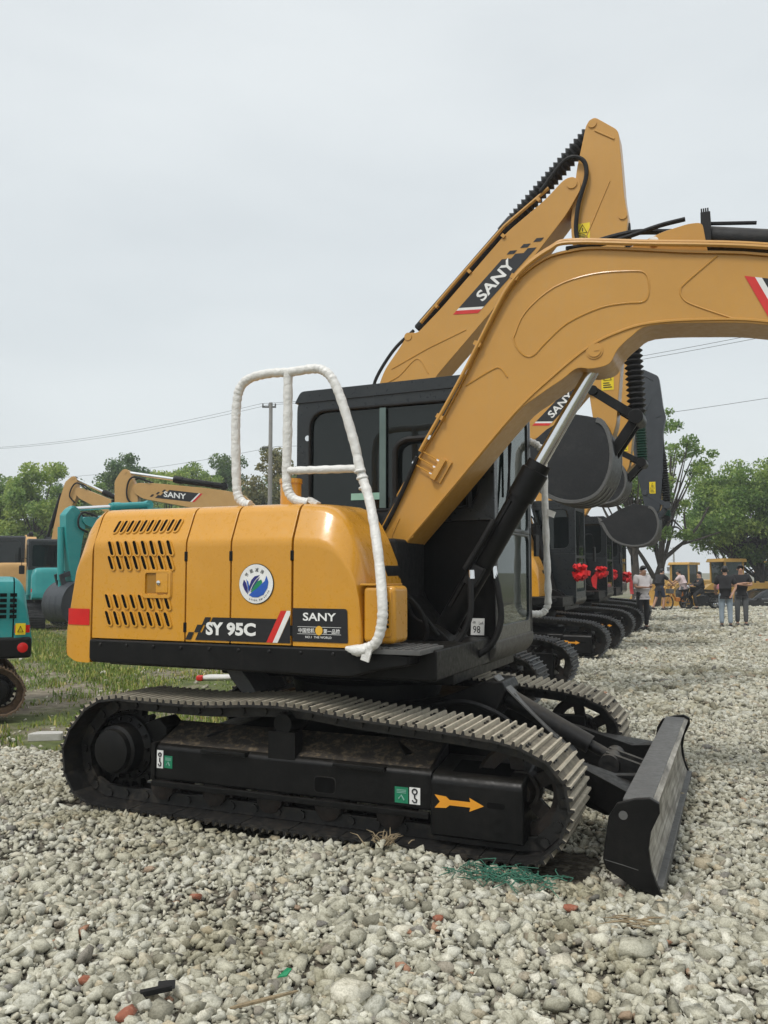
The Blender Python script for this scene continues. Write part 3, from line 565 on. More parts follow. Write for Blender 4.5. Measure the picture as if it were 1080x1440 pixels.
# ------------------------------------------------------------------ the excavator in front
PSI = R(23)
Uv = Vector((math.cos(PSI), -math.sin(PSI), 0)); Vv = Vector((math.sin(PSI), math.cos(PSI), 0)); ORG = Vector((-.1108, 6.022, 0))
def world(u, v, z=0): return ORG + Uv * u + Vv * v + Vector((0, 0, z))
yp = dict(paint=M['yellow'])
HE = thing('excavator', 'nearest yellow excavator with white wrapped handrails and a black dozer blade on gravel', 'excavator', ORG, -PSI)
undercarriage(HE, (M['dusty'], paint('shoe_soil', (.17, .15, .115), .95, 0, (.36, .32, .25), .7, .35, .2, dscale=13)), M['black'], M['rustdirt'], True, True)
hood(HE, yp, True)
cab(HE, M['black'], paint('dusty_cab_base', (.075, .068, .056), .6, 0, (.02, .02, .02), .4, .2, .03, dscale=5), True)
def hero_bits(H):
    yh = -1.154
    # model stripe
    m = MB(); q = lambda *ps: m.add([(p[0], yh, p[1]) for p in ps], [tuple(range(len(ps)))], q.k)
    q.k = 0; z0, z1 = 1.086, 1.226; t = (z1 - z0) / 3; sh = .17
    X = lambda u, z: (u + (z - z0) * sh * 3, z)
    q(X(-.655, z0), (-.149, z0), (-.078, z1), X(-.60, z1), X(-.60, z1 - t), X(-.63, z1 - t), X(-.63, z0 + t), X(-.655, z0 + t))
    q(X(-.728, z0), X(-.688, z0), X(-.688, z0 + t), X(-.728, z0 + t)); q(X(-.688, z0 + t), X(-.645, z0 + t), X(-.645, z1 - t), X(-.688, z1 - t)); q(X(-.655, z1 - t), X(-.612, z1 - t), X(-.612, z1), X(-.655, z1))
    q.k = 1; q((-.148, z0), (-.105, z0), (-.012, 1.275), (-.052, 1.275))
    q.k = 2; q((-.105, z0), (-.072, z0), (.0125, 1.255), (.0125, 1.275), (-.012, 1.275))
    q.k = 0; q((-.070, z0), (.0125, z0), (.0125, 1.245))
    o = m.build('model_stripe', [M['ink'], M['red'], M['white']], H, smooth=False, fixn=False)
    m = MB(); put_text(m, 'SY', (-.575, yh - .003, 1.118), (1, 0, 0), (0, 0, 1), .125, .080, bold=.045); put_text(m, '95C', (-.425, yh - .003, 1.118), (1, 0, 0), (0, 0, 1), .205, .080, bold=.045)
    m.build('lettering', M['white'], o, smooth=False, fixn=False)
    # maker's panel
    m = MB(); m.add([(p[0], yh, p[1]) for p in rnd_poly([(.028, 1.098), (.388, 1.098), (.382, 1.292), (.028, 1.292)], [0, .012, .018, 0])], [tuple(range(12 + 2))] if False else [tuple(range(len(rnd_poly([(.028, 1.098), (.388, 1.098), (.382, 1.292), (.028, 1.292)], [0, .012, .018, 0]))))])
    o = m.build('maker_panel', M['ink'], H, smooth=False, fixn=False)
    m = MB(); put_text(m, 'SANY', (.098, yh - .003, 1.220), (1, 0, 0), (0, 0, 1), .215, .047, bold=.02)
    put_text(m, '中国挖机', (.070, yh - .003, 1.150), (1, 0, 0), (0, 0, 1), .105, .028, bold=.012); put_text(m, '第一品牌', (.232, yh - .003, 1.148), (1, 0, 0), (0, 0, 1), .105, .028, bold=.012)
    put_text(m, 'NO.1  THE WORLD', (.115, yh - .003, 1.120), (1, 0, 0), (0, 0, 1), .17, .013, bold=.01)
    for z in (1.184, 1.143): m.add([(.062, yh - .002, z), (.345, yh - .002, z), (.345, yh - .002, z + .0022), (.062, yh - .002, z + .0022)], [(0, 1, 2, 3)])
    m.build('lettering', M['white'], o, smooth=False, fixn=False)
    m = MB(); m.add([(.204 + .024 * math.cos(a * PI / 12), yh - .004, 1.165 + .027 * math.sin(a * PI / 12)) for a in range(24)], [tuple(range(24))]); g = m.build('round_badge', M['gold'], o, smooth=False, fixn=False)
    # emission sticker
    c = (-.222, 1.432); rr = .117
    P = lambda p, off: (c[0] + p[0] * rr, yh - off, c[1] + p[1] * rr)
    def disc(k, off, s, mt, nm, par):
        m = MB(); m.add([P((s * math.cos(a * PI / 20) + k, s * math.sin(a * PI / 20)), off) for a in range(40)], [tuple(range(40))]); return m.build(nm, M[mt], par, smooth=False, fixn=False)
    S0 = disc(.0, .002, 1.0, 'white', 'emission_sticker', H); disc(.012, .0, 1.035, 'ink', 'sticker_rim', S0)
    leaves = {'navy': [[(-.72, .22), (-.79, -.05), (-.68, -.3), (-.47, -.55), (-.50, -.2), (-.58, .05)], [(.23, .45), (-.08, .38), (-.28, .18), (-.40, -.15), (-.40, -.42), (-.22, -.05), (-.02, .22)], [(.24, .36), (.02, .20), (-.2, -.12), (-.34, -.45), (-.08, -.08), (.1, .14)]],
              'blue': [[(-.58, .24), (-.45, .10), (-.40, -.10), (-.43, -.50), (-.50, -.1)], [(.62, .42), (.52, .15), (.25, -.08), (-.02, -.28), (-.42, -.57), (-.2, -.68), (.1, -.69), (.45, -.55), (.68, -.22), (.74, .1)]],
              'leafg': [[(.32, .22), (.08, .12), (-.12, -.12), (-.30, -.45), (.05, -.26), (.32, -.02), (.38, .1)]]}
    for k, ps in leaves.items():
        m = MB()
        for p in ps: m.add([P(x, .004) for x in p], [tuple(range(len(p)))])
        m.build('leaf_print', M[k], S0, smooth=False, fixn=False)
    m = MB()
    for i, chh in enumerate('节能减排'):
        a = R(140 - i * 27); p = (.70 * math.cos(a), .70 * math.sin(a)); ex = Vector((math.sin(a), 0, -math.cos(a))); ey = Vector((math.cos(a), 0, math.sin(a))); o3 = Vector(P(p, .004)) - ex * .011 - ey * .010
        put_text(m, chh, o3, ex, ey, .022, .024, bold=.01)
    st = 'LOWER·EMISSION'
    for i, chh in enumerate(st):
        a = R(246 + i * 6.8); p = (.84 * math.cos(a), .84 * math.sin(a)); ex = Vector((-math.sin(a), 0, math.cos(a))); ey = Vector((-math.cos(a), 0, -math.sin(a))); o3 = Vector(P(p, .004)) - ex * .004 - ey * .005
        put_text(m, chh, o3, ex, ey, .0075 if chh not in 'I·' else .002, .010 if chh != '·' else .003, bold=.01)
    m.build('lettering', M['ink'], S0, smooth=False, fixn=False)
    # tool box in front of the hood, step plate, exhaust, rails
    m = MB(); m.bx(.475, .672, -1.145, -.93, 1.10, 1.425); T = m.build('tool_box', M['yellow'], H, bevel=.03, seg=3)
    m = MB(); m.prism(rnd_poly(rect(.575, .655, 1.14, 1.40), .02), -1.155, -1.14); m.build('box_cover', M['yellow'], T, bevel=.006)
    m = MB()
    for k in range(6):
        m.add([(.618, -1.1575, 1.19 + k * .026), (.640, -1.1575, 1.19 + k * .026), (.640, -1.1575, 1.206 + k * .026), (.618, -1.1575, 1.206 + k * .026)], [(0, 1, 2, 3)])
    m.build('vent_opening', M['hole'], T, smooth=False, fixn=False)
    m = MB(); m.bx(.46, .60, -1.15, -.85, 1.425, 1.437); m.build('box_lid', M['yellow'], T, bevel=.004)
    m = MB(); m.bx(.40, .84, -1.19, -.80, 1.048, 1.075)
    for i in range(9):
        for j in range(8): m.box((.425 + i * .047, -1.165 + j * .047, 1.079), (.024, .024, .010), Matrix.Rotation(.785, 3, 'Z'))
    m.build('step_plate', M['gray'], H, bevel=.003)
    m = MB(); m.lathe([(0, .070), (.17, .070), (.17, .076), (.20, .076), (.20, .06), (.19, .06)], (-.29, -.62, 1.92), (0, 0, 1), 24); m.build('exhaust_stack', M['yellow'], H)
    m = MB(); v = -.97
    def wrap(path, r=.029, loc=None):
        pp = sm([(p[0], v if len(p) == 2 else p[2], p[1]) for p in path], 14); m.tube(pp, [r + .0012 * math.sin(i * 1.3) + random.uniform(-.0012, .0015) for i in range(len(pp))], 12)
    wrap([(-.385, 1.925), (-.43, 1.935), (-.475, 1.985), (-.49, 2.10), (-.50, 2.40), (-.495, 2.58), (-.47, 2.68), (-.40, 2.735), (-.26, 2.755), (-.1, 2.75), (.06, 2.755), (.14, 2.73), (.20, 2.66), (.26, 2.52), (.34, 2.27), (.385, 2.10, -.98), (.47, 1.90, -1.03), (.565, 1.60, -1.13), (.62, 1.33, -1.20), (.615, 1.20, -1.205), (.58, 1.11, -1.205), (.51, 1.075, -1.205), (.44, 1.065, -1.205)])
    wrap([(-.12, 2.75), (-.12, 2.4), (-.125, 2.10), (-.11, 2.0), (-.06, 1.945), (.03, 1.925)])
    wrap([(-.12, 2.13), (.10, 2.125), (.385, 2.12)], .024)
    for p in ((.385, 2.10), (.40, 2.06), (.415, 2.0)): m.ring((p[0], v - .02, p[1]), (.2, 0, -1), .027, .010, 14, 6)
    m.box((.535, -1.225, 1.045), (.05, .015, .07), Matrix.Rotation(.3, 3, 'Y')); m.tube([(.40, -1.205, 1.075), (.47, -1.21, 1.065), (.53, -1.21, 1.07)], [.012, .034, .03], 8); m.box((.06, -.96, 1.93), (.07, .05, .03), Matrix.Rotation(.5, 3, 'Y'))
    m.build('hood_handrail', M['wrap'], H, ang=60)
    m = MB(); pp = sm([(.84, 1.24, 2.575), (.90, 1.27, 2.57), (.965, 1.30, 2.52), (.99, 1.30, 2.42), (1.0, 1.30, 1.9), (1.012, 1.30, 1.32), (1.0, 1.30, 1.22), (.96, 1.28, 1.17), (.88, 1.24, 1.165)], 10)
    m.tube(pp, [.027 + .003 * math.sin(i * 1.7) + random.uniform(-.002, .002) for i in range(len(pp))], 12); m.box((1.04, 1.29, 1.98), (.08, .02, .05), Matrix.Rotation(.4, 3, 'Y')); m.build('cab_handrail', M['wrap'], H, ang=60)
    # bent guard plate hanging under the rear of the platform
    m = MB(); m.prism([(-.72, .90), (-.62, .90), (-.52, .80), (-.46, .72), (-.56, .70), (-.66, .80)], -.75, -.35); m.build('underside_guard', M['gray'], H, bevel=.01)
    # swing boom foot
    m = MB(); m.lathe([(0, .16), (.36, .16)], (.56, -.33, 1.0), (0, 1, 0), 28); m.lathe([(-.02, .10), (0, .10)], (.56, -.33, 1.0), (0, 1, 0), 24); m.prism([(.3, 1.06), (.22, 1.30), (.36, 1.42), (.62, 1.1), (.6, .9), (.3, .9)], -.31, .02); m.build('boom_foot_bracket', M['black'], H, bevel=.012)
    # boom
    v0, v1 = -.30, .035
    up = [(.02, 1.40), (.11, 1.56), (.21, 1.78), (.49, 2.23), (.64, 2.45), (.80, 2.72), (.97, 3.04), (1.12, 3.295), (1.22, 3.40), (1.37, 3.485), (1.52, 3.508), (1.71, 3.498), (2.20, 3.40), (2.65, 3.312), (3.3, 3.10), (4.05, 2.80), (4.18, 2.66)]
    lo = [(4.12, 2.52), (3.9, 2.50), (3.2, 2.74), (2.64, 2.912), (2.30, 2.965), (1.99, 2.985), (1.88, 2.93), (1.80, 2.86), (1.745, 2.775), (1.64, 2.755), (1.55, 2.765), (1.46, 2.705), (1.31, 2.615), (1.15, 2.495), (.74, 2.045), (.25, 1.505), (.25, 1.42), (.12, 1.36)]
    us = [(p.x, p.y) for p in sm([(*p, 0) for p in up], 4)]; ls = [(p.x, p.y) for p in sm([(*p, 0) for p in lo], 4)]
    m = MB(); m.prism(us + ls, v0, v1); Bm = m.build('boom', M['boom'], H, bevel=.006, ang=40)
    m = MB(); o2 = [(p[0] + .0, p[1] + .014) for p in us[10:60]]; m.prism(us[10:60] + o2[::-1], v0 - .018, v1 + .018); m.build('top_flange', M['boom'], Bm)
    m = MB()
    seam = sm([(.25, v0, 1.53), (.74, v0, 2.065), (1.15, v0, 2.515), (1.40, v0, 2.73), (1.62, v0, 2.89), (1.80, v0, 2.965), (1.99, v0, 3.0), (2.30, v0, 2.985), (2.64, v0, 2.932), (3.2, v0, 2.76)], 6); m.tube(seam, .010, 6)
    for path in ([(1.15, 3.00), (1.23, 3.16), (1.42, 3.30), (1.66, 3.35), (1.90, 3.335), (1.97, 3.31), (1.99, 3.25), (1.985, 3.17), (1.95, 3.135), (1.85, 3.14), (1.70, 3.13), (1.50, 3.06), (1.36, 2.95), (1.28, 2.875), (1.22, 2.88), (1.17, 2.94), (1.15, 3.00)],
                 [(2.38, 3.36), (2.20, 3.22), (2.17, 3.18), (2.18, 3.13), (2.24, 3.08), (2.47, 2.965)], [(.83, 2.72), (1.0, 2.805), (1.06, 2.815), (1.11, 2.75)], [(.36, 1.86), (.30, 1.72), (.33, 1.67), (.46, 1.74)]):
        m.tube(sm([(p[0], v0 - .001, p[1]) for p in path], 4), .0055, 5)
    m.build('weld_bead', M['boom'], Bm)
    m = MB(); m.cyl((1.66, v0 - .006, 2.865), (1.66, v0, 2.865), .052, 24); m.cyl((1.66, v0 - .012, 2.865), (1.66, v0, 2.865), .04, 24); m.box((1.675, v0 - .013, 2.865), (.03, .004, .008)); m.build('pin_boss', M['boom'], Bm)
    m = MB()
    for dz, dv in ((.0, -.335), (.028, -.30)):
        m.tube(sm([(.52, dv, 2.30 + dz), (.80, dv, 2.755 + dz), (1.02, dv, 3.15 + dz), (1.13, dv, 3.33 + dz), (1.25, dv, 3.45 + dz), (1.40, dv, 3.535 + dz), (1.52, dv, 3.56 + dz), (1.95, dv, 3.485 + dz), (2.65, dv, 3.355 + dz), (3.3, dv, 3.15 + dz)], 6), .013, 7)
    for u, z in ((.66, 2.52), (.92, 2.98), (1.17, 3.39)): m.box((u, -.322, z), (.03, .04, .05), Matrix.Rotation(-1.0, 3, 'Y'))
    m.build('boom_pipe', M['boom'], Bm)
    m = MB(); rt = Matrix.Rotation(-1.02, 3, 'Y'); m.box((.645, -.318, 2.175), (.15, .05, .04), rt); m.box((.662, -.308, 2.168), (.16, .016, .075), rt); K = m.build('grease_block', M['boom'], Bm, bevel=.003)
    m = MB()
    for k in range(3):
        p = Vector((.645, -.325, 2.175)) + rt @ Vector((-.05 + .05 * k, 0, 0)); m.tube([p, p + Vector((-.14, .0, .085))], .005, 5)
    m.build('grease_line', M['boom'], K)
    m = MB()
    for k in range(3): p = Vector((.645, -.326, 2.175)) + rt @ Vector((-.05 + .05 * k, 0, 0)); m.cyl(p + Vector((-.035, 0, .021)), p + Vector((-.012, 0, .008)), .008, 8)
    m.box((.585, -.33, 2.39), (.03, .03, .025), rt); m.tube([(.47, -.33, 2.22), (.50, -.33, 2.265)], .012, 8); m.build('line_fitting', M['chrome'], K)
    m = MB(); m.tube(sm([(.50, -.33, 2.265), (.38, -.32, 2.02), (.28, -.31, 1.84), (.2, -.3, 1.72), (.12, -.34, 1.6), (.05, -.4, 1.66)]), .016, 8); m.build('hydraulic_hose', M['rubber'], Bm)
    m = MB(); m.tube(sm([(.46, -.27, 2.2), (.25, -.27, 1.86), (.1, -.3, 1.62), (.12, -.36, 1.45)]), .018, 8); m.build('hydraulic_hose', M['rubber'], Bm)
    sany_decal(Bm, (2.46, 2.99), (1, -.27), (.27, 1), 1.15, .235, v0, -1)
    # stick cylinder on the boom
    m = MB(); m.prism(rnd_poly([(1.80, 3.475), (2.08, 3.57), (2.22, 3.595), (2.30, 3.59), (2.33, 3.38), (1.9, 3.44)], .03), -.26, -.02); m.build('cylinder_lug', M['boom'], Bm, bevel=.006)
    m = MB(); m.cyl((2.02, -.262, 3.515), (2.02, -.268, 3.515), .03, 16); m.build('lug_pin', M['white'], Bm)
    m = MB(); m.lathe([(0, .05), (.0, .072), (.55, .072), (1.2, .072)], (2.31, -.14, 3.535), (1, 0, -.22), 24); m.bx(2.29, 2.345, -.24, -.05, 3.46, 3.66)
    for k in range(4): m.bx(2.292 + .012 * k, 2.30 + .012 * k, -.235, -.10, 3.66, 3.685)
    m.build('stick_cylinder', M['dull'], H)
    m = MB(); m.tube(sm([(1.50, -.31, 3.53), (1.62, -.25, 3.555), (1.72, -.2, 3.60), (1.9, -.15, 3.635), (2.10, -.1, 3.625), (2.28, -.08, 3.61)]), .019, 8); m.tube(sm([(1.52, -.28, 3.545), (1.7, -.22, 3.565), (1.85, -.24, 3.575), (2.05, -.22, 3.625), (2.2, -.2, 3.65)]), .015, 8); m.tube([(2.34, -.12, 3.63), (2.6, -.1, 3.60)], .012, 6)
    m.build('hydraulic_hose', M['rubber'], Bm)
    # stick and bucket beyond the picture edge
    m = MB(); m.prism([(4.02, 2.98), (4.25, 2.95), (4.42, 2.6), (4.34, 1.5), (4.22, .82), (4.10, .82), (4.05, 1.5), (3.98, 2.5)], -.26, -.02); m.build('stick', M['boom'], H, bevel=.008)
    bucket(H, [(4.12, .98), (4.40, .85), (4.46, .5), (4.28, .18), (3.95, .06), (3.62, .14)], [(3.78, .72)], -.50, .22, M['slate'], M['gray'])
    # boom cylinder
    cylinder(H, 'boom_cylinder', (.555, 1.0), (1.66, 2.84), .655, -.15, .074, .044)
    m = MB(); m.prism([(.78, 1.44), (.86, 1.40), (.93, 1.52), (.85, 1.56)], -.25, -.05); m.tube([(.80, -.26, 1.52), (.92, -.27, 1.70), (1.0, -.26, 1.84)], .020, 8); m.build('hose_clamp', M['rubber'], H, bevel=.01)
    m = MB(); m.tube(sm([(.855, -.33, 1.50), (.865, -.34, 1.36), (.86, -.35, 1.22), (.79, -.36, 1.07), (.67, -.38, .985), (.52, -.42, .95), (.30, -.5, 1.0)], 10), .021, 10); m.build('hydraulic_hose', M['rubber'], H)
    m = MB(); m.tube(sm([(.96, -.12, 1.50), (.99, -.12, 1.35), (1.0, -.12, 1.18), (.93, -.13, 1.02), (.78, -.15, .93), (.6, -.16, .92)], 10), .021, 10); m.build('hydraulic_hose', M['rubber'], H); m = MB()
    m = MB(); m.tube(sm([(.42, -.6, 1.42), (.55, -.5, 1.30), (.6, -.42, 1.12), (.52, -.4, .98)], 8), .016, 8); m.build('hydraulic_hose', M['rubber'], H)
    m = MB(); m.tube(sm([(.48, -.6, 1.42), (.57, -.45, 1.25), (.66, -.38, 1.10)], 8), .012, 8); m.build('hydraulic_hose', M['rubber'], H)
    m = MB(); m.cyl((.864, -.33, 1.515), (.867, -.33, 1.46), .023, 12); m.cyl((.955, -.12, 1.54), (.965, -.12, 1.46), .022, 12); m.build('hose_fitting', M['chrome'], H)
    m = MB()
    for k in range(4): m.bx(.72 + k * .05, .75 + k * .05, .085, .10, .985, 1.02)
    m.build('plug_row', M['gray'], H)
hero_bits(HE)
# ------------------------------------------------------------------ the other machines
def base_machine(name, label, P, lower, base, loc, rz, group=None, decal=True):
    r = thing(name, label, 'excavator', loc, rz, group)
    undercarriage(r, (M['clean'], M['shoe']), M['black'], M['rubber'], decal); hood(r, P, False); cab(r, lower, base, False)
    return r
def arm_raised(root, top=(0, 0), bot=(0, 0), pm=None, stm=None, guard=None, decals=True, bs=1.0, wide=1.0):
    pm = pm or M['boom']; stm = stm or pm; v0, v1 = -.35, .05
    B = lambda p: (p[0] + top[0] * max(0, (p[1] - 1.5) / 4.6), p[1] + top[1] * max(0, (p[1] - 1.5) / 4.6))
    def T(p):
        s = (p[1] - 2.3) / 4.6; return (p[0] + bot[0] * (1 - s) + top[0] * s, p[1] + bot[1] * (1 - s) + top[1] * s)
    out = [(.18, 1.32), (-.12, 1.36), (-.34, 2.1), (-.60, 3.2), (-.64, 3.75), (-.50, 4.10), (-.28, 4.38), (-.16, 4.56), (-.05, 4.53), (.28, 4.82), (1.13, 5.66), (1.60, 5.98), (1.83, 6.19), (1.93, 6.22), (2.02, 6.15), (2.04, 6.05), (1.86, 5.76), (1.01, 4.78), (.20, 3.95), (-.02, 3.55), (.08, 2.6), (.30, 1.5)]
    m = MB(); m.prism([B(p) for p in rnd_poly(out, .09, 3)], v0, v1); bm = m.build('boom', pm, root, bevel=.008)
    m = MB(); e = [B((-.16 + .30 * 0, 4.50))]
    m.tube([P3(B((.0, 4.66)), v0), P3(B((.5, 5.16)), v0), P3(B((1.1, 5.74)), v0), P3(B((1.65, 6.12)), v0)], .022, 7); m.tube([P3(B((-.4, 4.1)), v0 - .002), P3(B((.1, 4.32)), v0 - .002), P3(B((.6, 4.5)), v0 - .002)], .007, 5)
    m.tube(sm([P3(B((-.55, 3.9)), v0 - .002), P3(B((-.3, 4.0)), v0 - .002), P3(B((-.05, 4.2)), v0 - .002), P3(B((.1, 4.0)), v0 - .002)]), .007, 5)
    for t in (.15, .4, .65, .9): p = B((-.05 + 1.75 * t, 4.62 + 1.53 * t)); m.box(P3(p, v0), (.04, .05, .05), Matrix.Rotation(-.75, 3, 'Y'))
    m.build('boom_pipe', pm, bm)
    m = MB(); m.cyl(P3(B((-.17, 4.50)), v0 - .01), P3(B((-.17, 4.50)), v1 + .01), .05, 18); m.build('pin_boss', pm, bm); m = MB(); m.cyl(P3(B((1.93, 6.12)), v0 - .015), P3(B((1.93, 6.12)), v1 + .015), .06, 20); m.build('pin_boss', pm, bm)
    a, b = B((-.10, 4.62)), T((2.17, 6.84))
    A = Vector(P3(a, -.15)); Z = Vector(P3(b, -.15)); d = (Z - A); L = d.length; d.normalize()
    m = MB(); m.lathe([(0, .07), (.02, .085), (L * .50, .085), (L * .50, .10), (L * .56, .10), (L * .57, .08)], A, d, 24); cy = m.build('stick_cylinder', M['black'], root)
    m = MB(); bellows(m, A + d * L * .56, Z - d * .06, .075, .115, 19); m.build('bellows', M['bellows'], cy)
    m = MB(); m.tube(sm([P3(B((-.62, 3.7)), -.36), P3(B((-.62, 3.95)), -.38), P3(B((-.40, 4.35)), -.3), P3(B((-.15, 4.62)), -.2)]), .022, 8)
    m.build('hydraulic_hose', M['rubber'], bm); m = MB(); m.tube(sm([P3(B((1.55, 6.08)), -.37), P3(T((1.85, 6.42)), -.36), P3(T((2.05, 6.40)), -.35), P3(T((2.10, 6.2)), -.35), P3(T((2.0, 5.85)), -.35), P3(T((1.97, 5.5)), -.35), P3(T((2.06, 5.25)), -.35)]), .026, 8); m.build('hydraulic_hose', M['rubber'], bm)
    st = [(2.10, 6.86), (2.19, 6.93), (2.47, 6.70), (2.49, 6.42), (2.52, 5.90), (2.56, 5.62), (2.50, 5.2), (2.47, 4.2), (2.38, 3.2), (2.30, 2.98), (2.16, 2.98), (2.10, 3.4), (2.0, 4.2), (1.93, 5.2), (1.90, 5.55), (1.90, 5.75), (1.98, 6.33)]
    m = MB(); m.prism([T((2.2 + (p[0] - 2.2) * wide, p[1])) for p in rnd_poly(st, .06, 3)], -.29, -.01); S_ = m.build('stick', stm, root, bevel=.008)
    for p in ((2.17, 6.84), (2.50, 5.66), (2.22, 3.05)): m = MB(); m.cyl(P3(T(p), -.305), P3(T(p), .005), .05, 18); m.build('pin_boss', stm, S_)
    m = MB()
    m.tube([P3(T((2.2, 6.75)), -.292), P3(T((2.42, 6.6)), -.292)], .012, 6); m.tube([P3(T((2.0, 5.3)), -.292), P3(T((2.36, 6.1)), -.292)], .008, 5); m.build('weld_bead', stm, S_)
    q = T((2.02, 5.54)); warn_label(S_, q[0] - .07, q[0] + .10, q[1] - .1, q[1] + .1, -.29, -1)
    q = T((2.30, 3.75)); warn_label(S_, q[0] - .08, q[0] + .06, q[1] - .14, q[1] + .14, -.29, -1)
    A = Vector(P3(T((2.50, 5.60)), -.15)); Z = Vector(P3(T((2.60, 3.30)), -.15)); d = Z - A; L = d.length; d.normalize()
    m = MB(); m.lathe([(0, .07), (L * .42, .07), (L * .42, .085), (L * .48, .085)], A, d, 20); cy = m.build('bucket_cylinder', M['black'], root)
    m = MB(); bellows(m, A + d * L * .48, Z - d * .03, .07, .11, 18); m.build('bellows', guard or M['bellows'], cy)
    m = MB()
    for v in (-.27, -.05):
        a_, b_, c_ = T((2.12, 3.62)), T((2.60, 3.27)), T((2.22, 2.72))
        for p, q in ((a_, b_), (b_, c_)):
            p = Vector(P3(p, v)); q = Vector(P3(q, v)); dd = q - p; m.box((p + q) / 2, (dd.length + .08, .05, .11), Matrix.Rotation(-math.atan2(dd.z, dd.x), 3, 'Y'))
    m.cyl(P3(T((2.60, 3.27)), -.36), P3(T((2.60, 3.27)), .06), .085, 20); m.cyl(P3(T((2.12, 3.62)), -.32), P3(T((2.12, 3.62)), .02), .06, 18); m.build('bucket_link', M['slate'] if stm is M['slate'] else M['black'], root, bevel=.01)
    bk = [(2.10, 3.28), (2.28, 3.20), (2.36, 2.92), (2.33, 2.62), (2.19, 2.38), (1.95, 2.29), (1.68, 2.34), (1.46, 2.52), (1.30, 2.90)]
    W = lambda p: T((2.16 + (p[0] - 2.16) * bs, 3.28 + (p[1] - 3.28) * (1 + (bs - 1) * .3)))
    bucket(root, [W(p) for p in bk], [W((1.62, 3.16)), W((1.92, 3.32))], -.52, .28, M['bucketdark'], M['gray'])
    cylinder(root, 'boom_cylinder', (.55, 1.0), B((.10, 3.6)), .62, -.15, .075, .045)
    if decals: sany_decal(bm, B((.60, 4.54)), (.68, .66), (-.70, .72), 1.28, .24, v0, -1)
    return bm

ROW = 'yellow excavators parked in a row behind the first one'
def row_loc(u, v): return world(u, v)
E2 = base_machine('excavator', 'second yellow excavator in the row, its boom folded high above the first cab', yp, M['cabdark'], M['cabdark'], row_loc(-1.2, 4.65), -PSI, ROW)
rows = [(-1.35, 10.6, 'third excavator in the row, green hose guard above its black bucket'), (-1.5, 15.7, 'fourth excavator in the row, the one whose hanging stick is painted slate grey'), (-1.78, 20.8, 'farthest excavator of the row, thin yellow stick behind the grey one')]
EX = [E2]
for u, v, lab in rows:
    c = copy_tree(E2); c.location = row_loc(u, v); c['label'] = lab; EX.append(c)
arm_raised(EX[0]); arm_raised(EX[1], (-.35, -.62), (-.42, .45), guard=M['hosegreen']); arm_raised(EX[2], (-.30, -.5), (-.20, -.10), stm=M['slate'], bs=1.28, wide=1.3); arm_raised(EX[3], (-.35, -.9), (-.30, .0), guard=M['hosegreen'])

def bow_mesh(tail):
    mb = MB(); rg = random.Random(3)
    for k in range(16):
        th = rg.uniform(0, 2 * PI); ph = rg.uniform(-.9, .9); d = Vector((math.cos(th) * math.cos(ph), math.sin(th) * math.cos(ph), math.sin(ph))); s = d.orthogonal().normalized(); s = (Matrix.Rotation(rg.uniform(0, 6), 3, d) @ s); n = d.cross(s); r = rg.uniform(.11, .17); w = .035
        pts = [d * 0.0, d * r * .55 + n * .05, d * r + n * .012, d * r * .95 - n * .03, d * r * .5 - n * .045, d * .01]
        b = len(mb.v)
        for p in pts: mb.v += [tuple(p - s * w), tuple(p + s * w)]
        for i in range(5): mb.f.append((b + 2 * i, b + 2 * i + 1, b + 2 * i + 3, b + 2 * i + 2)); mb.m.append(0)
    ob = MB(); ob.v = mb.v; ob.f = mb.f; ob.m = mb.m
    for k, (dx, L) in enumerate(tail):
        pts = [Vector((dx * .3, -.02, .02)), Vector((dx, -.03, -.1)), Vector((dx * 1.1, -.01, -.1 - L * .5)), Vector((dx * 1.2, -.03, -.1 - L))]
        b = len(ob.v)
        for p in pts: ob.v += [tuple(p + Vector((-.06, 0, 0))), tuple(p + Vector((.06, .012, 0)))]
        for i in range(3): ob.f.append((b + 2 * i, b + 2 * i + 1, b + 2 * i + 3, b + 2 * i + 2)); ob.m.append(0)
    return ob
for i, (e, u, v, z, s, tl, lab) in enumerate([(1, 1.02, .10, 1.50, 1.3, [], 'big round red satin bow without tails on the third cab'), (2, .80, .0, 1.50, 1.2, [(-.16, .35)], 'red satin bow with one short tail beside the fourth cab'), (3, .62, -.02, 1.42, 1.35, [(-.16, .62)], 'red satin bow with a long hanging tail on the farthest cab'), (3, 1.0, .35, 1.36, 1.3, [(.12, .3)], 'red satin bow nearest to the man in the white shirt')]):
    o = bow_mesh(tl).build('ribbon_bow', M['redcloth'], None, ang=60); o.location = EX[e].location + Uv * u + Vv * v + Vector((0, 0, z)); o.scale = (s, s, s); o.rotation_euler = (0, 0, -PSI + .3 * i)
    o.parent = None; tag(o, lab, 'bow', 'red bows on the row of excavators')

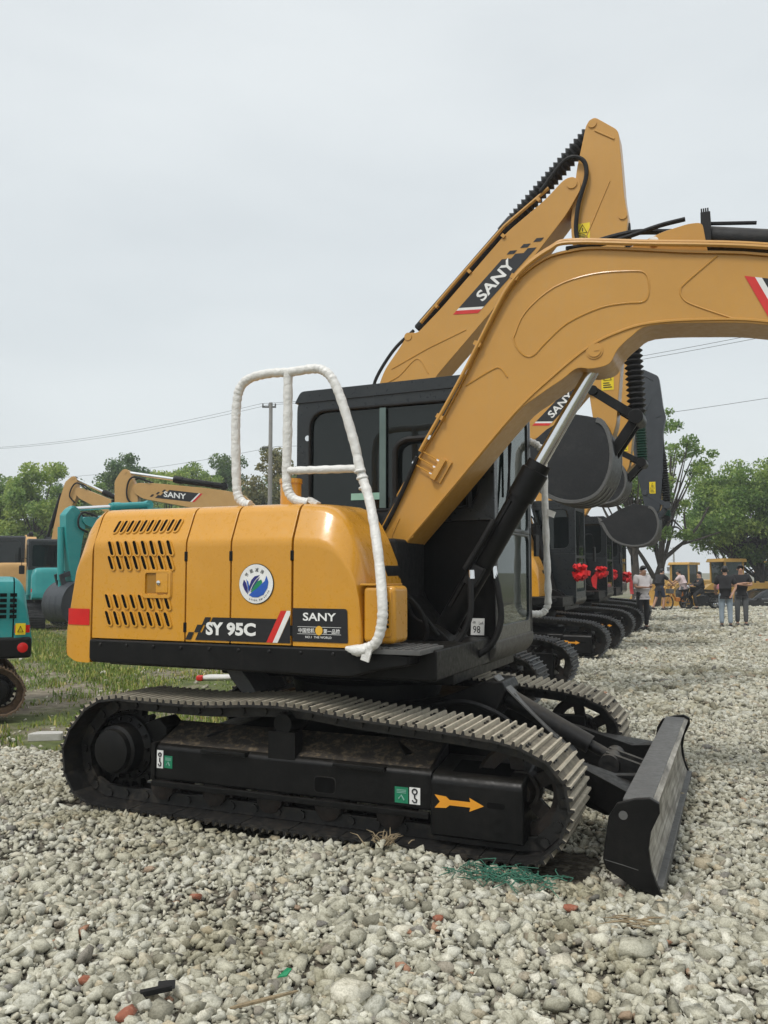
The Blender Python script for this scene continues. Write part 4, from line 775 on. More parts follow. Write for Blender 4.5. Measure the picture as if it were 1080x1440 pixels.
# low, reaching arm: stick hanging in front, boom almost level
def arm_low(root, rot=0.0, pm=None, decal=True, side=1, cylmat=None, k=1.0, drop=0.0):
    pm = pm or M['tan']; ct, sn = math.cos(rot), math.sin(rot); F = (.15, 1.5)
    def T(p): x, z = (p[0] - F[0]) * k, (p[1] - drop * max(0, (p[1] - 1.3) / 3.0) * min(1, max(0, (p[0] - 1.6) / 2.4)) - F[1]) * k; return (F[0] + x * ct - z * sn, F[1] + x * sn + z * ct)
    v0, v1 = -.33, .03
    bm_ = [(-.1, 1.5), (.05, 1.36), (.3, 1.40), (.9, 2.3), (1.5, 2.98), (1.95, 3.2), (2.8, 3.36), (4.2, 3.62), (4.45, 3.78), (4.48, 3.98), (4.35, 4.06), (3.9, 4.05), (2.6, 3.93), (1.9, 3.84), (1.45, 3.74), (.9, 3.25), (.3, 2.4)]
    m = MB(); m.prism([T(p) for p in rnd_poly(bm_, .1, 3)], v0, v1); B = m.build('boom', pm, root, bevel=.008)
    st = [(4.62, 4.42), (4.74, 4.46), (4.85, 4.36), (5.0, 4.10), (4.98, 3.3), (4.86, 2.2), (4.74, 1.35), (4.60, 1.35), (4.52, 2.2), (4.42, 3.2), (4.34, 3.6), (4.40, 3.95)]
    m = MB(); m.prism([T(p) for p in rnd_poly(st, .06, 3)], -.29, -.01); S_ = m.build('stick', pm, root, bevel=.008)
    for p in ((4.72, 4.36), (4.38, 3.86), (4.67, 1.45)): m = MB(); m.cyl(P3(T(p), -.30), P3(T(p), .0), .05, 16); m.build('pin_boss', pm, S_)
    cylinder(root, 'stick_cylinder', T((2.0, 3.98)), T((4.70, 4.36)), .52, -.15, .085, .05, cylmat or M['black'])
    m = MB()
    for v in (-.35, .05): m = MB(); m.tube(sm([P3(T((4.0, 4.08)), v), P3(T((4.45, 4.22)), v), P3(T((4.62, 4.0)), v), P3(T((4.60, 3.6)), v), P3(T((4.3, 3.4)), v)]), .025, 6); m.build('hydraulic_hose', M['rubber'], B)
    m = MB(); m.lathe([(0, .07), (1.2, .07), (1.2, .05), (2.0, .045)], P3(T((5.05, 3.6)), -.15), Vector(P3(T((5.02, 1.55)), -.15)) - Vector(P3(T((5.05, 3.6)), -.15)), 16); m.build('bucket_cylinder', cylmat or M['black'], root)
    m = MB()
    for v in (-.27, -.05):
        for p, q in (((4.72, 1.75), (5.05, 1.6)), ((5.05, 1.6), (4.95, 1.2))):
            p = Vector(P3(T(p), v)); q = Vector(P3(T(q), v)); dd = q - p; m.box((p + q) / 2, (dd.length + .08, .05, .1), Matrix.Rotation(-math.atan2(dd.z, dd.x), 3, 'Y'))
    m.build('bucket_link', M['slate'], root)
    bk = [(4.55, 1.42), (4.95, 1.30), (5.22, 1.02), (5.30, .62), (5.18, .28), (4.95, .10)]
    bucket(root, [T(p) for p in bk], [T((4.62, .45)), T((4.42, 1.0))], -.55, .28, M['slate'], M['slate'])
    cylinder(root, 'boom_cylinder', (.55, 1.0), T((1.9, 3.3)), .6, -.15, .08, .05, cylmat)
    if decal:
        v = v1 if side > 0 else v0; sany_decal(B, T((2.55, 3.50)), (ct * .985 - sn * .11, sn * .985 + ct * .11), (-sn, ct), 1.35, .26, v, side, flip=side > 0)
    return B
tp = dict(paint=M['teal']); LEFT = 'machines parked on the grass to the left'
TA = base_machine('excavator', 'teal excavator cut off by the left picture edge, muddy track on the grass', tp, M['teal'], M['teal'], (-5.62, 9.75, -.10), PI + R(27), LEFT)
TA.scale = (.80,) * 3
def skirt_bits(r):
    m = MB(); m.bx(-1.72, -.6, -1.17, 1.17, .80, 1.10); m.build('lower_bumper', M['black'], r, bevel=.05, seg=3)
    m = MB(); m.add([(-1.50, 1.185, 1.13), (-1.63, 1.185, 1.13), (-1.63, 1.185, 1.29), (-1.50, 1.185, 1.29)], [(0, 1, 2, 3)]); w = m.build('warning_label', M['warn'], r, smooth=False)
    m = MB(); m.tube([(-1.53, 1.19, 1.17), (-1.60, 1.19, 1.17), (-1.565, 1.19, 1.25)], .007, 4, closed=True); m.build('print', M['ink'], w)
    m = MB(); m.lathe([(0, .07), (.012, .07), (.016, .06)], (-1.60, 1.17, .95), (0, 1, 0), 20); m.build('reflector', M['reflector'], r)
    m = MB()
    for k in range(5):
        for j in range(3): m.add([(-1.42 + j * .13, 1.165, 1.36 + k * .075), (-1.51 + j * .13, 1.165, 1.36 + k * .075), (-1.51 + j * .13, 1.165, 1.41 + k * .075), (-1.42 + j * .13, 1.165, 1.41 + k * .075)], [(0, 1, 2, 3)])
    m.build('vent_opening', M['hole'], r, smooth=False)
TB = copy_tree(TA); TB.scale = (1, 1, 1); TB.location = (-4.74, 21.8, -.10); TB.rotation_euler = (0, 0, PI + R(50)); TB['label'] = 'teal excavator with its stick upright and its slate bucket resting on the grass'
TC = copy_tree(TA); TC.scale = (.9, .9, .9); TC.location = (-9.75, 25.8, -.10); TC.rotation_euler = (0, 0, R(115)); TC['label'] = 'teal excavator seen from behind, its dark cab beside the upright teal stick'
skirt_bits(TA)
mud = paint('muddy_track', (.13, .085, .05), .95, 0, (.05, .035, .025), .7, .3, .2, dscale=12)
for ch in TA.children:
    if ch.name.startswith('crawler_track'):
        for sl_ in ch.material_slots: sl_.link = 'OBJECT'; sl_.material = mud
arm_low(TB, 0.0, M['teal'], False, cylmat=M['teal'], k=.75, drop=.78)
tanp = dict(paint=M['tan'])
G = base_machine('excavator', 'yellow excavator on the grass with a level boom and white lettering on a black stripe', tanp, M['cabdark'], M['cabdark'], (-2.43, 23.0, -.10), PI, LEFT)
Eb = copy_tree(G); Eb.location = (-7.45, 28.0, -.10); Eb['label'] = 'yellow excavator behind the teal stick, its folded arm showing as an upside-down V'
D = copy_tree(G); D.location = (-12.85, 30.3, -.10); D.rotation_euler = (0, 0, R(115)); D['label'] = 'yellow excavator with a black cab at the left edge, farthest back on the grass'
arm_low(G, 0.0, M['tan'], True); arm_low(Eb, R(17), M['tan'], False, k=.80); arm_low(D, R(-8), M['tan'], False, k=.7)
# ------------------------------------------------------------------ ground, gravel, grass
def smooth01(x): x = np.clip(x, 0, 1); return x * x * (3 - 2 * x)
def wob(x, y, k=1.0): return .5 * np.sin(1.3 * x * k + .9 * y * k) + .3 * np.sin(2.9 * x * k - 1.7 * y * k + 1.1) + .2 * np.sin(5.3 * x * k + 4.1 * y * k + 2.3)
def gravel_side(x, y):
    """> 0 on the gravel pad"""
    a = 8.05 - y + .12 * x + .35 * wob(x, y, 1.1); b = (x + 1.55 - .02 * y) + .4 * wob(x, y, .8)
    s = np.maximum(a, b); far = 36.5 + 1.0 * wob(x, y, .4) - y
    return np.minimum(s, far)
def foot(x, y):
    """1 inside the footprint of the two crawlers of the front machine"""
    dx, dy = x - ORG.x, y - ORG.y; u = dx * Uv.x + dy * Uv.y; v = dx * Vv.x + dy * Vv.y
    inu = smooth01((1.75 - np.abs(u)) / .15); return inu * smooth01((.32 - np.abs(np.abs(v) - .95)) / .08)
def gh(x, y):
    h = .018 * wob(x, y, .9) + .012 * wob(x + 3, y - 2, 2.3) + .006 * wob(x, y, 5.1)
    for cx, cy, amp, s in ((.10, 4.44, .035, .30), (-.35, 4.62, .015, .30), (.60, 4.18, .015, .20), (-1.6, 4.9, .03, .5), (1.5, 3.4, .05, .6), (-.6, 3.6, -.03, .5), (1.25, 4.6, -.05, .35), (2.6, 7.5, .03, .8)):
        h = h + amp * np.exp(-((x - cx) ** 2 + (y - cy) ** 2) / (2 * s * s))
    h = h * (1 - foot(x, y)) - .045 * foot(x, y)
    far = smooth01((y - 9) / 6); h = h * (1 - .3 * far)
    e = smooth01(gravel_side(x, y) / .5); return -.16 + (h + .16) * e

def ground_material():
    m, nt, nd, lk, b = newmat('field_soil'); tc = nd.new('ShaderNodeTexCoord').outputs['Object']
    n1 = _noise(nd, lk, .55, 6, .6, tc); n2 = _noise(nd, lk, 7, 6, .65, tc)
    soil = _ramp(nd, lk, n2.outputs['Fac'], [(.3, (.10, .082, .055)), (.55, (.20, .17, .12)), (.72, (.30, .275, .22))])
    gr = _ramp(nd, lk, n2.outputs['Fac'], [(.3, (.045, .06, .014)), (.7, (.12, .145, .035))])
    f = _ramp(nd, lk, n1.outputs['Fac'], [(.44, (0, 0, 0)), (.54, (1, 1, 1))]); c = _mix(nd, lk, f.outputs[0], gr.outputs[0], soil.outputs[0]); lk.new(c, b.inputs['Base Color']); b.inputs['Roughness'].default_value = .95
    bp = nd.new('ShaderNodeBump'); bp.inputs['Strength'].default_value = .8; bp.inputs['Distance'].default_value = .05; lk.new(n2.outputs['Fac'], bp.inputs['Height']); lk.new(bp.outputs[0], b.inputs['Normal']); return m
def gravel_bed_material():
    m, nt, nd, lk, b = newmat('gravel_fines'); tc = nd.new('ShaderNodeTexCoord').outputs['Object']
    v = nd.new('ShaderNodeTexVoronoi'); v.inputs['Scale'].default_value = 26; lk.new(tc, v.inputs['Vector']); n = _noise(nd, lk, 3, 6, .6, tc)
    c1 = _ramp(nd, lk, v.outputs['Color'], [(.1, (.085, .074, .055)), (.9, (.26, .24, .195))]); c2 = _ramp(nd, lk, n.outputs['Fac'], [(.35, (.40, .36, .30)), (.65, (1, 1, 1))])
    c = _mix(nd, lk, 1.0, c1.outputs[0], c2.outputs[0], 'MULTIPLY'); lk.new(c, b.inputs['Base Color']); b.inputs['Roughness'].default_value = .95
    bp = nd.new('ShaderNodeBump'); bp.inputs['Strength'].default_value = .9; bp.inputs['Distance'].default_value = .03; bp.invert = True; lk.new(v.outputs['Distance'], bp.inputs['Height']); lk.new(bp.outputs[0], b.inputs['Normal']); return m
def stone_material():
    m, nt, nd, lk, b = newmat('crushed_stone'); g = nd.new('ShaderNodeNewGeometry'); tc = nd.new('ShaderNodeTexCoord').outputs['Object']
    base = _ramp(nd, lk, g.outputs['Random Per Island'], [(0, (.23, .22, .175)), (.22, (.42, .405, .33)), (.50, (.53, .515, .43)), (.70, (.46, .455, .405)), (.84, (.66, .645, .565)), (.92, (.46, .40, .29)), (.962, (.19, .185, .18)), (.9965, (.40, .35, .27)), (.9975, (.30, .14, .09)), (1, (.36, .19, .125))])
    n = _noise(nd, lk, 42, 5, .65, tc); n3 = _noise(nd, lk, 150, 2, .6, tc); n2 = _noise(nd, lk, .9, 4, .55, tc)
    k = _ramp(nd, lk, n.outputs['Fac'], [(.30, (.52, .505, .45)), (.46, (.96, .955, .94)), (.75, (1.14, 1.135, 1.12))]); c = _mix(nd, lk, 1.0, base.outputs[0], k.outputs[0], 'MULTIPLY')
    k3 = _ramp(nd, lk, n3.outputs['Fac'], [(.3, (.72, .72, .70)), (.6, (1.04, 1.04, 1.04))]); c = _mix(nd, lk, 1.0, c, k3.outputs[0], 'MULTIPLY')
    k2 = _ramp(nd, lk, n2.outputs['Fac'], [(.36, (.70, .67, .57)), (.48, (1, 1, .985))]); c = _mix(nd, lk, 1.0, c, k2.outputs[0], 'MULTIPLY')
    lk.new(c, b.inputs['Base Color']); b.inputs['Roughness'].default_value = .9; b.inputs['Specular IOR Level'].default_value = .3
    bp = nd.new('ShaderNodeBump'); bp.inputs['Strength'].default_value = .22; bp.inputs['Distance'].default_value = .004; lk.new(n.outputs['Fac'], bp.inputs['Height']); lk.new(bp.outputs[0], b.inputs['Normal']); return m

def np_mesh(name, V, F, mat, smooth=False):
    """V (n,3), F (m,3) arrays"""
    me = bpy.data.meshes.new(name); me.vertices.add(len(V)); me.vertices.foreach_set('co', V.astype(np.float32).ravel()); k = F.shape[1]
    me.loops.add(F.size); me.loops.foreach_set('vertex_index', F.astype(np.int32).ravel()); me.polygons.add(len(F)); me.polygons.foreach_set('loop_start', np.arange(0, F.size, k, dtype=np.int32))
    me.materials.append(mat)
    if smooth: me.polygons.foreach_set('use_smooth', np.ones(len(F), dtype=bool))
    me.update(calc_edges=True); return link(bpy.data.objects.new(name, me))
# field: one sheet to the horizon
m = MB(); xs = [-1500, -300, -80, -40, -20, -4, 2, 6, 20, 40, 80, 300, 1500]; ys = [-60, -10, 8, 30, 36.8, 38.5, 41, 60, 120, 300, 800, 2600]; n = len(xs)
vs = [(x, y, -.17 if (y < 38 or x < 0) else (-.98 if y > 40 else -.4)) for y in ys for x in xs]
m.add(vs, [(j * n + i, j * n + i + 1, (j + 1) * n + i + 1, (j + 1) * n + i) for j in range(len(ys) - 1) for i in range(n - 1)]); tag(m.build('ground', ground_material(), smooth=False), kind='structure')
# gravel pad
def grid(x0, x1, y0, y1, st, dz, keep):
    X, Y = np.meshgrid(np.arange(x0, x1 + st / 2, st), np.arange(y0, y1 + st / 2, st)); Z = gh(X, Y) + dz; nx = X.shape[1]; V = np.stack([X.ravel(), Y.ravel(), Z.ravel()], 1)
    i = np.arange((X.shape[0] - 1) * (nx - 1)); r, c = i // (nx - 1), i % (nx - 1); a = r * nx + c; F = np.stack([a, a + 1, a + nx + 1, a + nx], 1)
    k = keep(V[F].mean(1)); return V, F[k]
V, F = grid(-9, 24, -1, 38, .12, -.028, lambda c: gravel_side(c[:, 0], c[:, 1]) > -.05); tag(np_mesh('gravel_bed', V, F, gravel_bed_material(), True), kind='structure')

def ico(sub):
    bm = bmesh.new(); bmesh.ops.create_icosphere(bm, subdivisions=sub, radius=1); V = np.array([v.co[:] for v in bm.verts]); F = np.array([[v.index for v in f.verts] for f in bm.faces]); bm.free(); return V, F
def stone_protos(nv, n, r):
    """crushed stones: convex hulls of nv points, so every one has 2 nv - 4 facets"""
    Vs, Fs = [], []
    while len(Vs) < n:
        P = r.normal(size=(nv * 6, 3)); P /= np.linalg.norm(P, axis=1)[:, None]; sel = [P[0]]
        for p in P[1:]:
            if len(sel) < nv and min(np.linalg.norm(p - q) for q in sel) > 1.25 / math.sqrt(nv) : sel.append(p)
        if len(sel) < nv: continue
        q = np.array(sel); pw = r.uniform(2.5, 5.0); q = q / (np.abs(q) ** pw).sum(1)[:, None] ** (1 / pw); bm = bmesh.new(); vv = [bm.verts.new(p) for p in q]; bmesh.ops.convex_hull(bm, input=vv); bmesh.ops.triangulate(bm, faces=bm.faces); bm.verts.index_update()
        F = np.array([[v.index for v in f.verts] for f in bm.faces]); ok = len(bm.verts) == nv and len(F) == 2 * nv - 4; bm.free()
        if not ok: continue
        q = q * r.uniform(.80, 1.12, (nv, 1)) * r.uniform((.85, .58, .40), (1.25, 1.0, .85)); q[:, 0] += q[:, 1] * r.uniform(-.3, .3); q[:, 1] += q[:, 2] * r.uniform(-.3, .3); Vs.append(q / np.abs(q).max(0).mean()); Fs.append(F)
    return np.array(Vs), np.array(Fs)
def scatter(pts, size, protos, F, r, sink=.35):
    """pts (n,2), size (n,) radius -> verts, faces"""
    n = len(pts); k = r.integers(0, len(protos), n); q = protos[k]            # n,m,3
    e = r.normal(size=(n, 4)); e /= np.linalg.norm(e, axis=1)[:, None]; w, x, y, z = e.T
    Rm = np.stack([1 - 2 * (y * y + z * z), 2 * (x * y - z * w), 2 * (x * z + y * w), 2 * (x * y + z * w), 1 - 2 * (x * x + z * z), 2 * (y * z - x * w), 2 * (x * z - y * w), 2 * (y * z + x * w), 1 - 2 * (x * x + y * y)], 1).reshape(n, 3, 3)
    q = np.einsum('nij,nmj->nmi', Rm, q); q[:, :, 2] *= .8; q = q * size[:, None, None]
    zz = gh(pts[:, 0], pts[:, 1]) - .02 + size * r.uniform(.0, .55, n)
    q[:, :, 0] += pts[:, 0][:, None]; q[:, :, 1] += pts[:, 1][:, None]; q[:, :, 2] += zz[:, None]
    m = q.shape[1]; return q.reshape(-1, 3), (F[k] + (np.arange(n) * m)[:, None, None]).reshape(-1, 3)
def spread(n, y0, y1, xl, xr, r, mg=1.5):
    """n stones over the wedge in view, at the same density in a margin on both sides"""
    d = n / (.5 * (xr - xl) * (y1 ** 2 - y0 ** 2)); a, b = xl * y1 - mg, xr * y1 + mg; k = int(d * (b - a) * (y1 - y0)); x, y = r.uniform(a, b, k), r.uniform(y0, y1, k)
    q = (x > xl * y - mg) & (x < xr * y + mg) & (gravel_side(x, y) > .08) & (foot(x, y) < .25); return np.stack([x, y], 1)[q]
rs = np.random.default_rng(11); allV = []; allF = []; base = 0
A2, F2 = stone_protos(11, 80, rs); A1, F1 = stone_protos(9, 60, rs)
def logsz(n, mean, sg, lo, hi): return np.clip(np.exp(rs.normal(math.log(mean), sg, n)), lo, hi)
jobs = []
def patchy(p):
    """bare patches of packed fines where the bigger stones are missing"""
    w = np.zeros(len(p))
    for cx, cy, sx, sy in ((-.75, 4.05, .42, .22), (.75, 4.55, .3, .18), (1.25, 4.55, .3, .25), (-.2, 3.35, .25, .12), (1.6, 5.6, .5, .25), (2.4, 8.0, .8, .4), (-1.9, 4.6, .35, .2)): w = np.maximum(w, np.exp(-(((p[:, 0] - cx) / sx) ** 2 + ((p[:, 1] - cy) / sy) ** 2)))
    return p[rs.uniform(0, 1, len(p)) > .9 * w]
p = patchy(spread(16500, 1.2, 4.6, -.60, .62, rs)); jobs.append((p, logsz(len(p), .0190, .36, .009, .046), A2, F2))
p = spread(16000, 1.2, 4.6, -.60, .62, rs); jobs.append((p, logsz(len(p), .0105, .38, .005, .020), A1, F1))
p = patchy(spread(42000, 4.6, 9.0, -.58, .60, rs)); jobs.append((p, logsz(len(p), .0190, .32, .010, .043), A1, F1))
p = spread(20000, 4.6, 9.0, -.58, .60, rs); jobs.append((p, logsz(len(p), .015, .35, .007, .024), A1, F1))
A0, F0 = stone_protos(9, 30, rs)
p = spread(48000, 9.0, 20.0, .0, .60, rs); jobs.append((p, logsz(len(p), .031, .33, .016, .065), A0, F0))
p = spread(42000, 20.0, 36.5, .12, .60, rs); jobs.append((p, logsz(len(p), .048, .3, .025, .09), A0, F0))
for p, s, A, Fp in jobs:
    Vv_, Fv_ = scatter(p, s, A, Fp, rs); allV.append(Vv_); allF.append(Fv_ + base); base += len(Vv_)
tag(np_mesh('gravel', np.concatenate(allV), np.concatenate(allF), stone_material()), 'loose pale grey crushed stone covering the whole yard', kind='stuff')

# grass on the field at the left
def blades(P, H, r, lean=.5, w=.006):
    n = len(P); a = r.uniform(0, 2 * PI, n); l = r.uniform(0, lean, n) * H; ww = w * r.uniform(.7, 1.5, n); b = r.uniform(0, 2 * PI, n)
    dx, dy = np.cos(a), np.sin(a); sx, sy = np.cos(b) * ww, np.sin(b) * ww
    z0 = P[:, 2]; q = np.empty((n, 5, 3))
    q[:, 0] = np.stack([P[:, 0] - sx, P[:, 1] - sy, z0], 1); q[:, 1] = np.stack([P[:, 0] + sx, P[:, 1] + sy, z0], 1)
    mx, my = P[:, 0] + dx * l * .35, P[:, 1] + dy * l * .35
    q[:, 2] = np.stack([mx + sx * .8, my + sy * .8, z0 + H * .6], 1); q[:, 3] = np.stack([mx - sx * .8, my - sy * .8, z0 + H * .6], 1); q[:, 4] = np.stack([P[:, 0] + dx * l, P[:, 1] + dy * l, z0 + H * (1 - .3 * l / np.maximum(H, .01))], 1)
    o = (np.arange(n) * 5)[:, None]; F = np.concatenate([o + np.array([[0, 1, 2]]), o + np.array([[0, 2, 3]]), o + np.array([[3, 2, 4]])]); return q.reshape(-1, 3), F
def grass_material():
    m, nt, nd, lk, b = newmat('grass_blades'); g = nd.new('ShaderNodeNewGeometry'); tc = nd.new('ShaderNodeTexCoord').outputs['Object']; n = _noise(nd, lk, .8, 3, .5, tc)
    c = _ramp(nd, lk, g.outputs['Random Per Island'], [(0, (0.088, 0.149, 0.024)), (.45, (0.155, 0.230, 0.038)), (.75, (0.230, 0.284, 0.061)), (.9, (0.378, 0.338, 0.121)), (1, (0.459, 0.392, 0.203))]); c2 = _ramp(nd, lk, n.outputs['Fac'], [(.35, (.75, .9, .7)), (.65, (1.25, 1.1, .9))])
    lk.new(_mix(nd, lk, 1.0, c.outputs[0], c2.outputs[0], 'MULTIPLY'), b.inputs['Base Color']); b.inputs['Roughness'].default_value = .6
    return m
n = 200000; y = np.sqrt(rs.uniform(7.2 ** 2, 30 ** 2, n)); x = y * rs.uniform(-.60, -.03, n); den = .5 + .5 * wob(x * 1.4 + 1, y * 1.2, 1.0) + .25 * wob(x + 5, y, 3.0)
k = (gravel_side(x, y) < .12) & (den + rs.uniform(-.35, .35, n) - .30 * np.exp(-((y - 11.5 - .25 * (x + 3)) / 1.3) ** 2) > .36); x, y, den = x[k], y[k], den[k]
Hh = np.clip(rs.gamma(3, .015, len(x)) * (.45 + 1.1 * np.clip(den, 0, 1.2)), .015, .20); Pg = np.stack([x, y, np.full(len(x), -.172)], 1)
V, F = blades(Pg, Hh, rs, .7, .007); tag(np_mesh('grass', V, F, grass_material()), 'patchy green grass on the field behind the gravel', kind='stuff')
# small stones lying in the field
p = np.stack([rs.uniform(-9, -.4, 900), rs.uniform(8, 19, 900)], 1); p = p[gravel_side(p[:, 0], p[:, 1]) < 0]; V, F = scatter(p, logsz(len(p), .022, .5, .01, .09), A1, F1, rs)
tag(np_mesh('field_rubble', V, F, stone_material()), 'scattered stones on the bare soil of the field', kind='stuff')

# loose single things on the gravel
def lump(name, loc, dims, mat, seed, lab, cat, sub=3, group=None, rz=0.0):
    r = np.random.default_rng(seed); A, Fp = stone_protos(16, 1, r); Fp = Fp[0]; V = A[0] * np.array(dims); V += .04 * max(dims) * np.array([[wob(*(p[:2] * 40), 1), wob(*(p[1:] * 40), 1), wob(p[2] * 40, p[0] * 40, 1)] for p in V])
    o = np_mesh(name, V, Fp, mat); z = float(gh(np.array(loc[0]), np.array(loc[1]))); o.location = (loc[0], loc[1], z + dims[2] * .30); o.rotation_euler = (.2, .15, rz); return tag(o, lab, cat, group)
brick = paint('broken_brick', (.30, .105, .06), .9, 0, (.36, .29, .23), .6, .25, .2, dscale=30)
lump('brick_piece', (-1.08, 3.18), (.036, .03, .024), brick, 5, 'orange brick piece on the gravel near the lower left corner', 'brick', group='bits of red brick among the stones')
lump('brick_piece', (-.86, 2.93), (.044, .034, .024), brick, 6, 'reddish brick piece cut by the bottom edge, by the black scrap', 'brick', group='bits of red brick among the stones', rz=1)
lump('brick_piece', (-.88, 4.05), (.04, .03, .022), brick, 7, 'small brick piece beside the bare patch of soil', 'brick', group='bits of red brick among the stones', rz=2)
lump('brick_piece', (.83, 3.83), (.030, .026, .022), brick, 8, 'small square brick piece right of the green netting, before the blade', 'brick', group='bits of red brick among the stones', rz=.5)
lump('brick_piece', (.24, 3.75), (.026, .022, .02), brick, 9, 'tiny brick piece in the middle foreground gravel', 'brick', group='bits of red brick among the stones', rz=.9)
lump('rock', (.97, 3.38), (.068, .054, .05), stone_material(), 21, 'largest dark-spotted lump of concrete lying before the blade', 'rock')
lump('rock', (-.12, 3.10), (.06, .05, .042), stone_material(), 22, 'big rough grey rock at the bottom beside the black scrap', 'rock')
wood = paint('splintered_wood', (.26, .20, .12), .85, 0, (.12, .10, .07), .5, .3, .3, dscale=20)
def gz(x, y): return float(gh(np.array(x), np.array(y)))
m = MB(); rr = random.Random(4)
for k in range(14):
    a = rr.uniform(-.9, .5); L = rr.uniform(.07, .17); c = Vector((1.03 + rr.uniform(-.09, .09), 3.52 + rr.uniform(-.05, .05), gz(1.03, 3.52) + .05 + rr.uniform(0, .02))); d = Vector((math.cos(a), math.sin(a) * .6, rr.uniform(-.1, .15))); m.tube([c - d * L / 2, c, c + d * L / 2], [.001, .004, .001], 4)
tag(m.build('straw_tuft', wood), 'dry straw fan behind the largest lump of concrete', 'straw')
m = MB()
for k in range(34):
    a = rr.uniform(0, 6.28); L = rr.uniform(.03, .10); c = Vector((-.02 + rr.gauss(0, .06), 4.60 + rr.gauss(0, .03), gz(-.02, 4.5) + .02)); m.tube([c, c + Vector((math.cos(a) * L * .5, math.sin(a) * L * .3, L * .5)), c + Vector((math.cos(a) * L, math.sin(a) * L * .5, L * .6))], [.004, .003, .0008], 4)
tag(m.build('dry_weed', wood), 'dry tan weed in front of the crawler', 'weed')
m = MB(); netm = paint('green_netting', (.03, .13, .085), .8, 0, (.15, .2, .15), .4, .3, .1)
for k in range(190):
    c = Vector((.60 + rr.gauss(0, .12), 4.18 + rr.gauss(0, .05), 0)); c.z = gz(c.x, c.y) + rr.uniform(.005, .035); a = rr.uniform(0, 6.28); L = rr.uniform(.03, .11); b = a + rr.uniform(-1.2, 1.2)
    m.tube([c, c + Vector((math.cos(a) * L * .5, math.sin(a) * L * .5, rr.uniform(-.004, .02))), c + Vector((math.cos(b) * L, math.sin(b) * L, rr.uniform(-.02, .01)))], [.0022, .0028, .0018], 4)
tag(m.build('netting_scrap', netm), 'tangled green netting scrap in front of the crawler', 'netting')
m = MB(); z = gz(-.78, 3.05) + .045
m.box((-.80, 3.06, z - .012), (.11, .022, .02), Matrix.Rotation(.45, 3, 'Z')); m.box((-.77, 3.085, z - .005), (.06, .04, .006), Matrix.Rotation(.2, 3, 'Z') @ Matrix.Rotation(.3, 3, 'X')); tag(m.build('plastic_scrap', M['rubber'], bevel=.006), 'black broken plastic scrap between the stones', 'scrap')
m = MB(); z = gz(-.48, 2.98) + .04; m.tube(sm([(-.52, 2.94, z), (-.44, 2.965, z + .008), (-.36, 3.0, z + .012), (-.30, 3.05, z + .004)]), [.004, .006, .007, .007, .008, .008, .008, .008, .008, .008, .008, .007, .007, .006, .006, .006, .005, .005, .003][:19], 6); tag(m.build('stick', wood), 'bent brown twig on the stones at the bottom', 'twig')
m = MB(); z = gz(-.36, 3.16) + .05; m.add([(-.385, 3.14, z), (-.35, 3.135, z + .008), (-.335, 3.16, z + .02), (-.355, 3.185, z + .012), (-.385, 3.14, z - .004), (-.35, 3.135, z + .003), (-.335, 3.16, z + .015), (-.355, 3.185, z + .007)], [(0, 1, 2, 3), (4, 5, 6, 7), (0, 1, 5, 4), (1, 2, 6, 5), (2, 3, 7, 6), (3, 0, 4, 7)]); tag(m.build('bottle_shard', M['leafg'], smooth=False), 'small bright green shard of plastic', 'shard')
m = MB(); m.prism(rnd_poly([(-3.55, 8.45), (-3.2, 8.5), (-3.25, 8.64), (-3.5, 8.62)], .05), -.17, -.10, ax='z'); tag(m.build('concrete_slab', paint('pale_concrete', (.45, .44, .41), .9, 0, (.3, .28, .24), .4, .1, .1), bevel=.01), 'pale concrete slab at the edge of the gravel', 'slab')
m = MB(); m.prism(rnd_poly([(-2.85, 13.1), (-2.35, 13.15), (-2.3, 13.4), (-2.8, 13.4)], .1), -.17, -.10, ax='z'); wb = m.build('sack', paint('white_sack', (.62, .61, .58), .8, 0, (.35, .33, .3), .4, .1, .1), bevel=.04, seg=3); m = MB(); m.bx(-2.90, -2.80, 13.08, 13.2, -.17, -.09); m.build('red_patch', M['red'], wb, bevel=.02); tag(wb, 'white sack with a red end on the grass behind the machine', 'sack')
# ------------------------------------------------------------------ trees
def leaf_material(name, stops):
    m, nt, nd, lk, b = newmat(name); g = nd.new('ShaderNodeNewGeometry'); tc = nd.new('ShaderNodeTexCoord').outputs['Object']; n = _noise(nd, lk, .45, 3, .55, tc)
    c = _ramp(nd, lk, g.outputs['Random Per Island'], stops); k = _ramp(nd, lk, n.outputs['Fac'], [(.38, (.72, .82, .75)), (.62, (1.3, 1.18, .95))])
    col = _mix(nd, lk, 1.0, c.outputs[0], k.outputs[0], 'MULTIPLY'); lk.new(col, b.inputs['Base Color']); b.inputs['Roughness'].default_value = .55; b.inputs['Specular IOR Level'].default_value = .3
    tr = nd.new('ShaderNodeBsdfTranslucent'); lk.new(col, tr.inputs[0]); mx = nd.new('ShaderNodeMixShader'); mx.inputs[0].default_value = .45; lk.new(b.outputs[0], mx.inputs[1]); lk.new(tr.outputs[0], mx.inputs[2]); lk.new(mx.outputs[0], nd['Material Output'].inputs[0]); return m
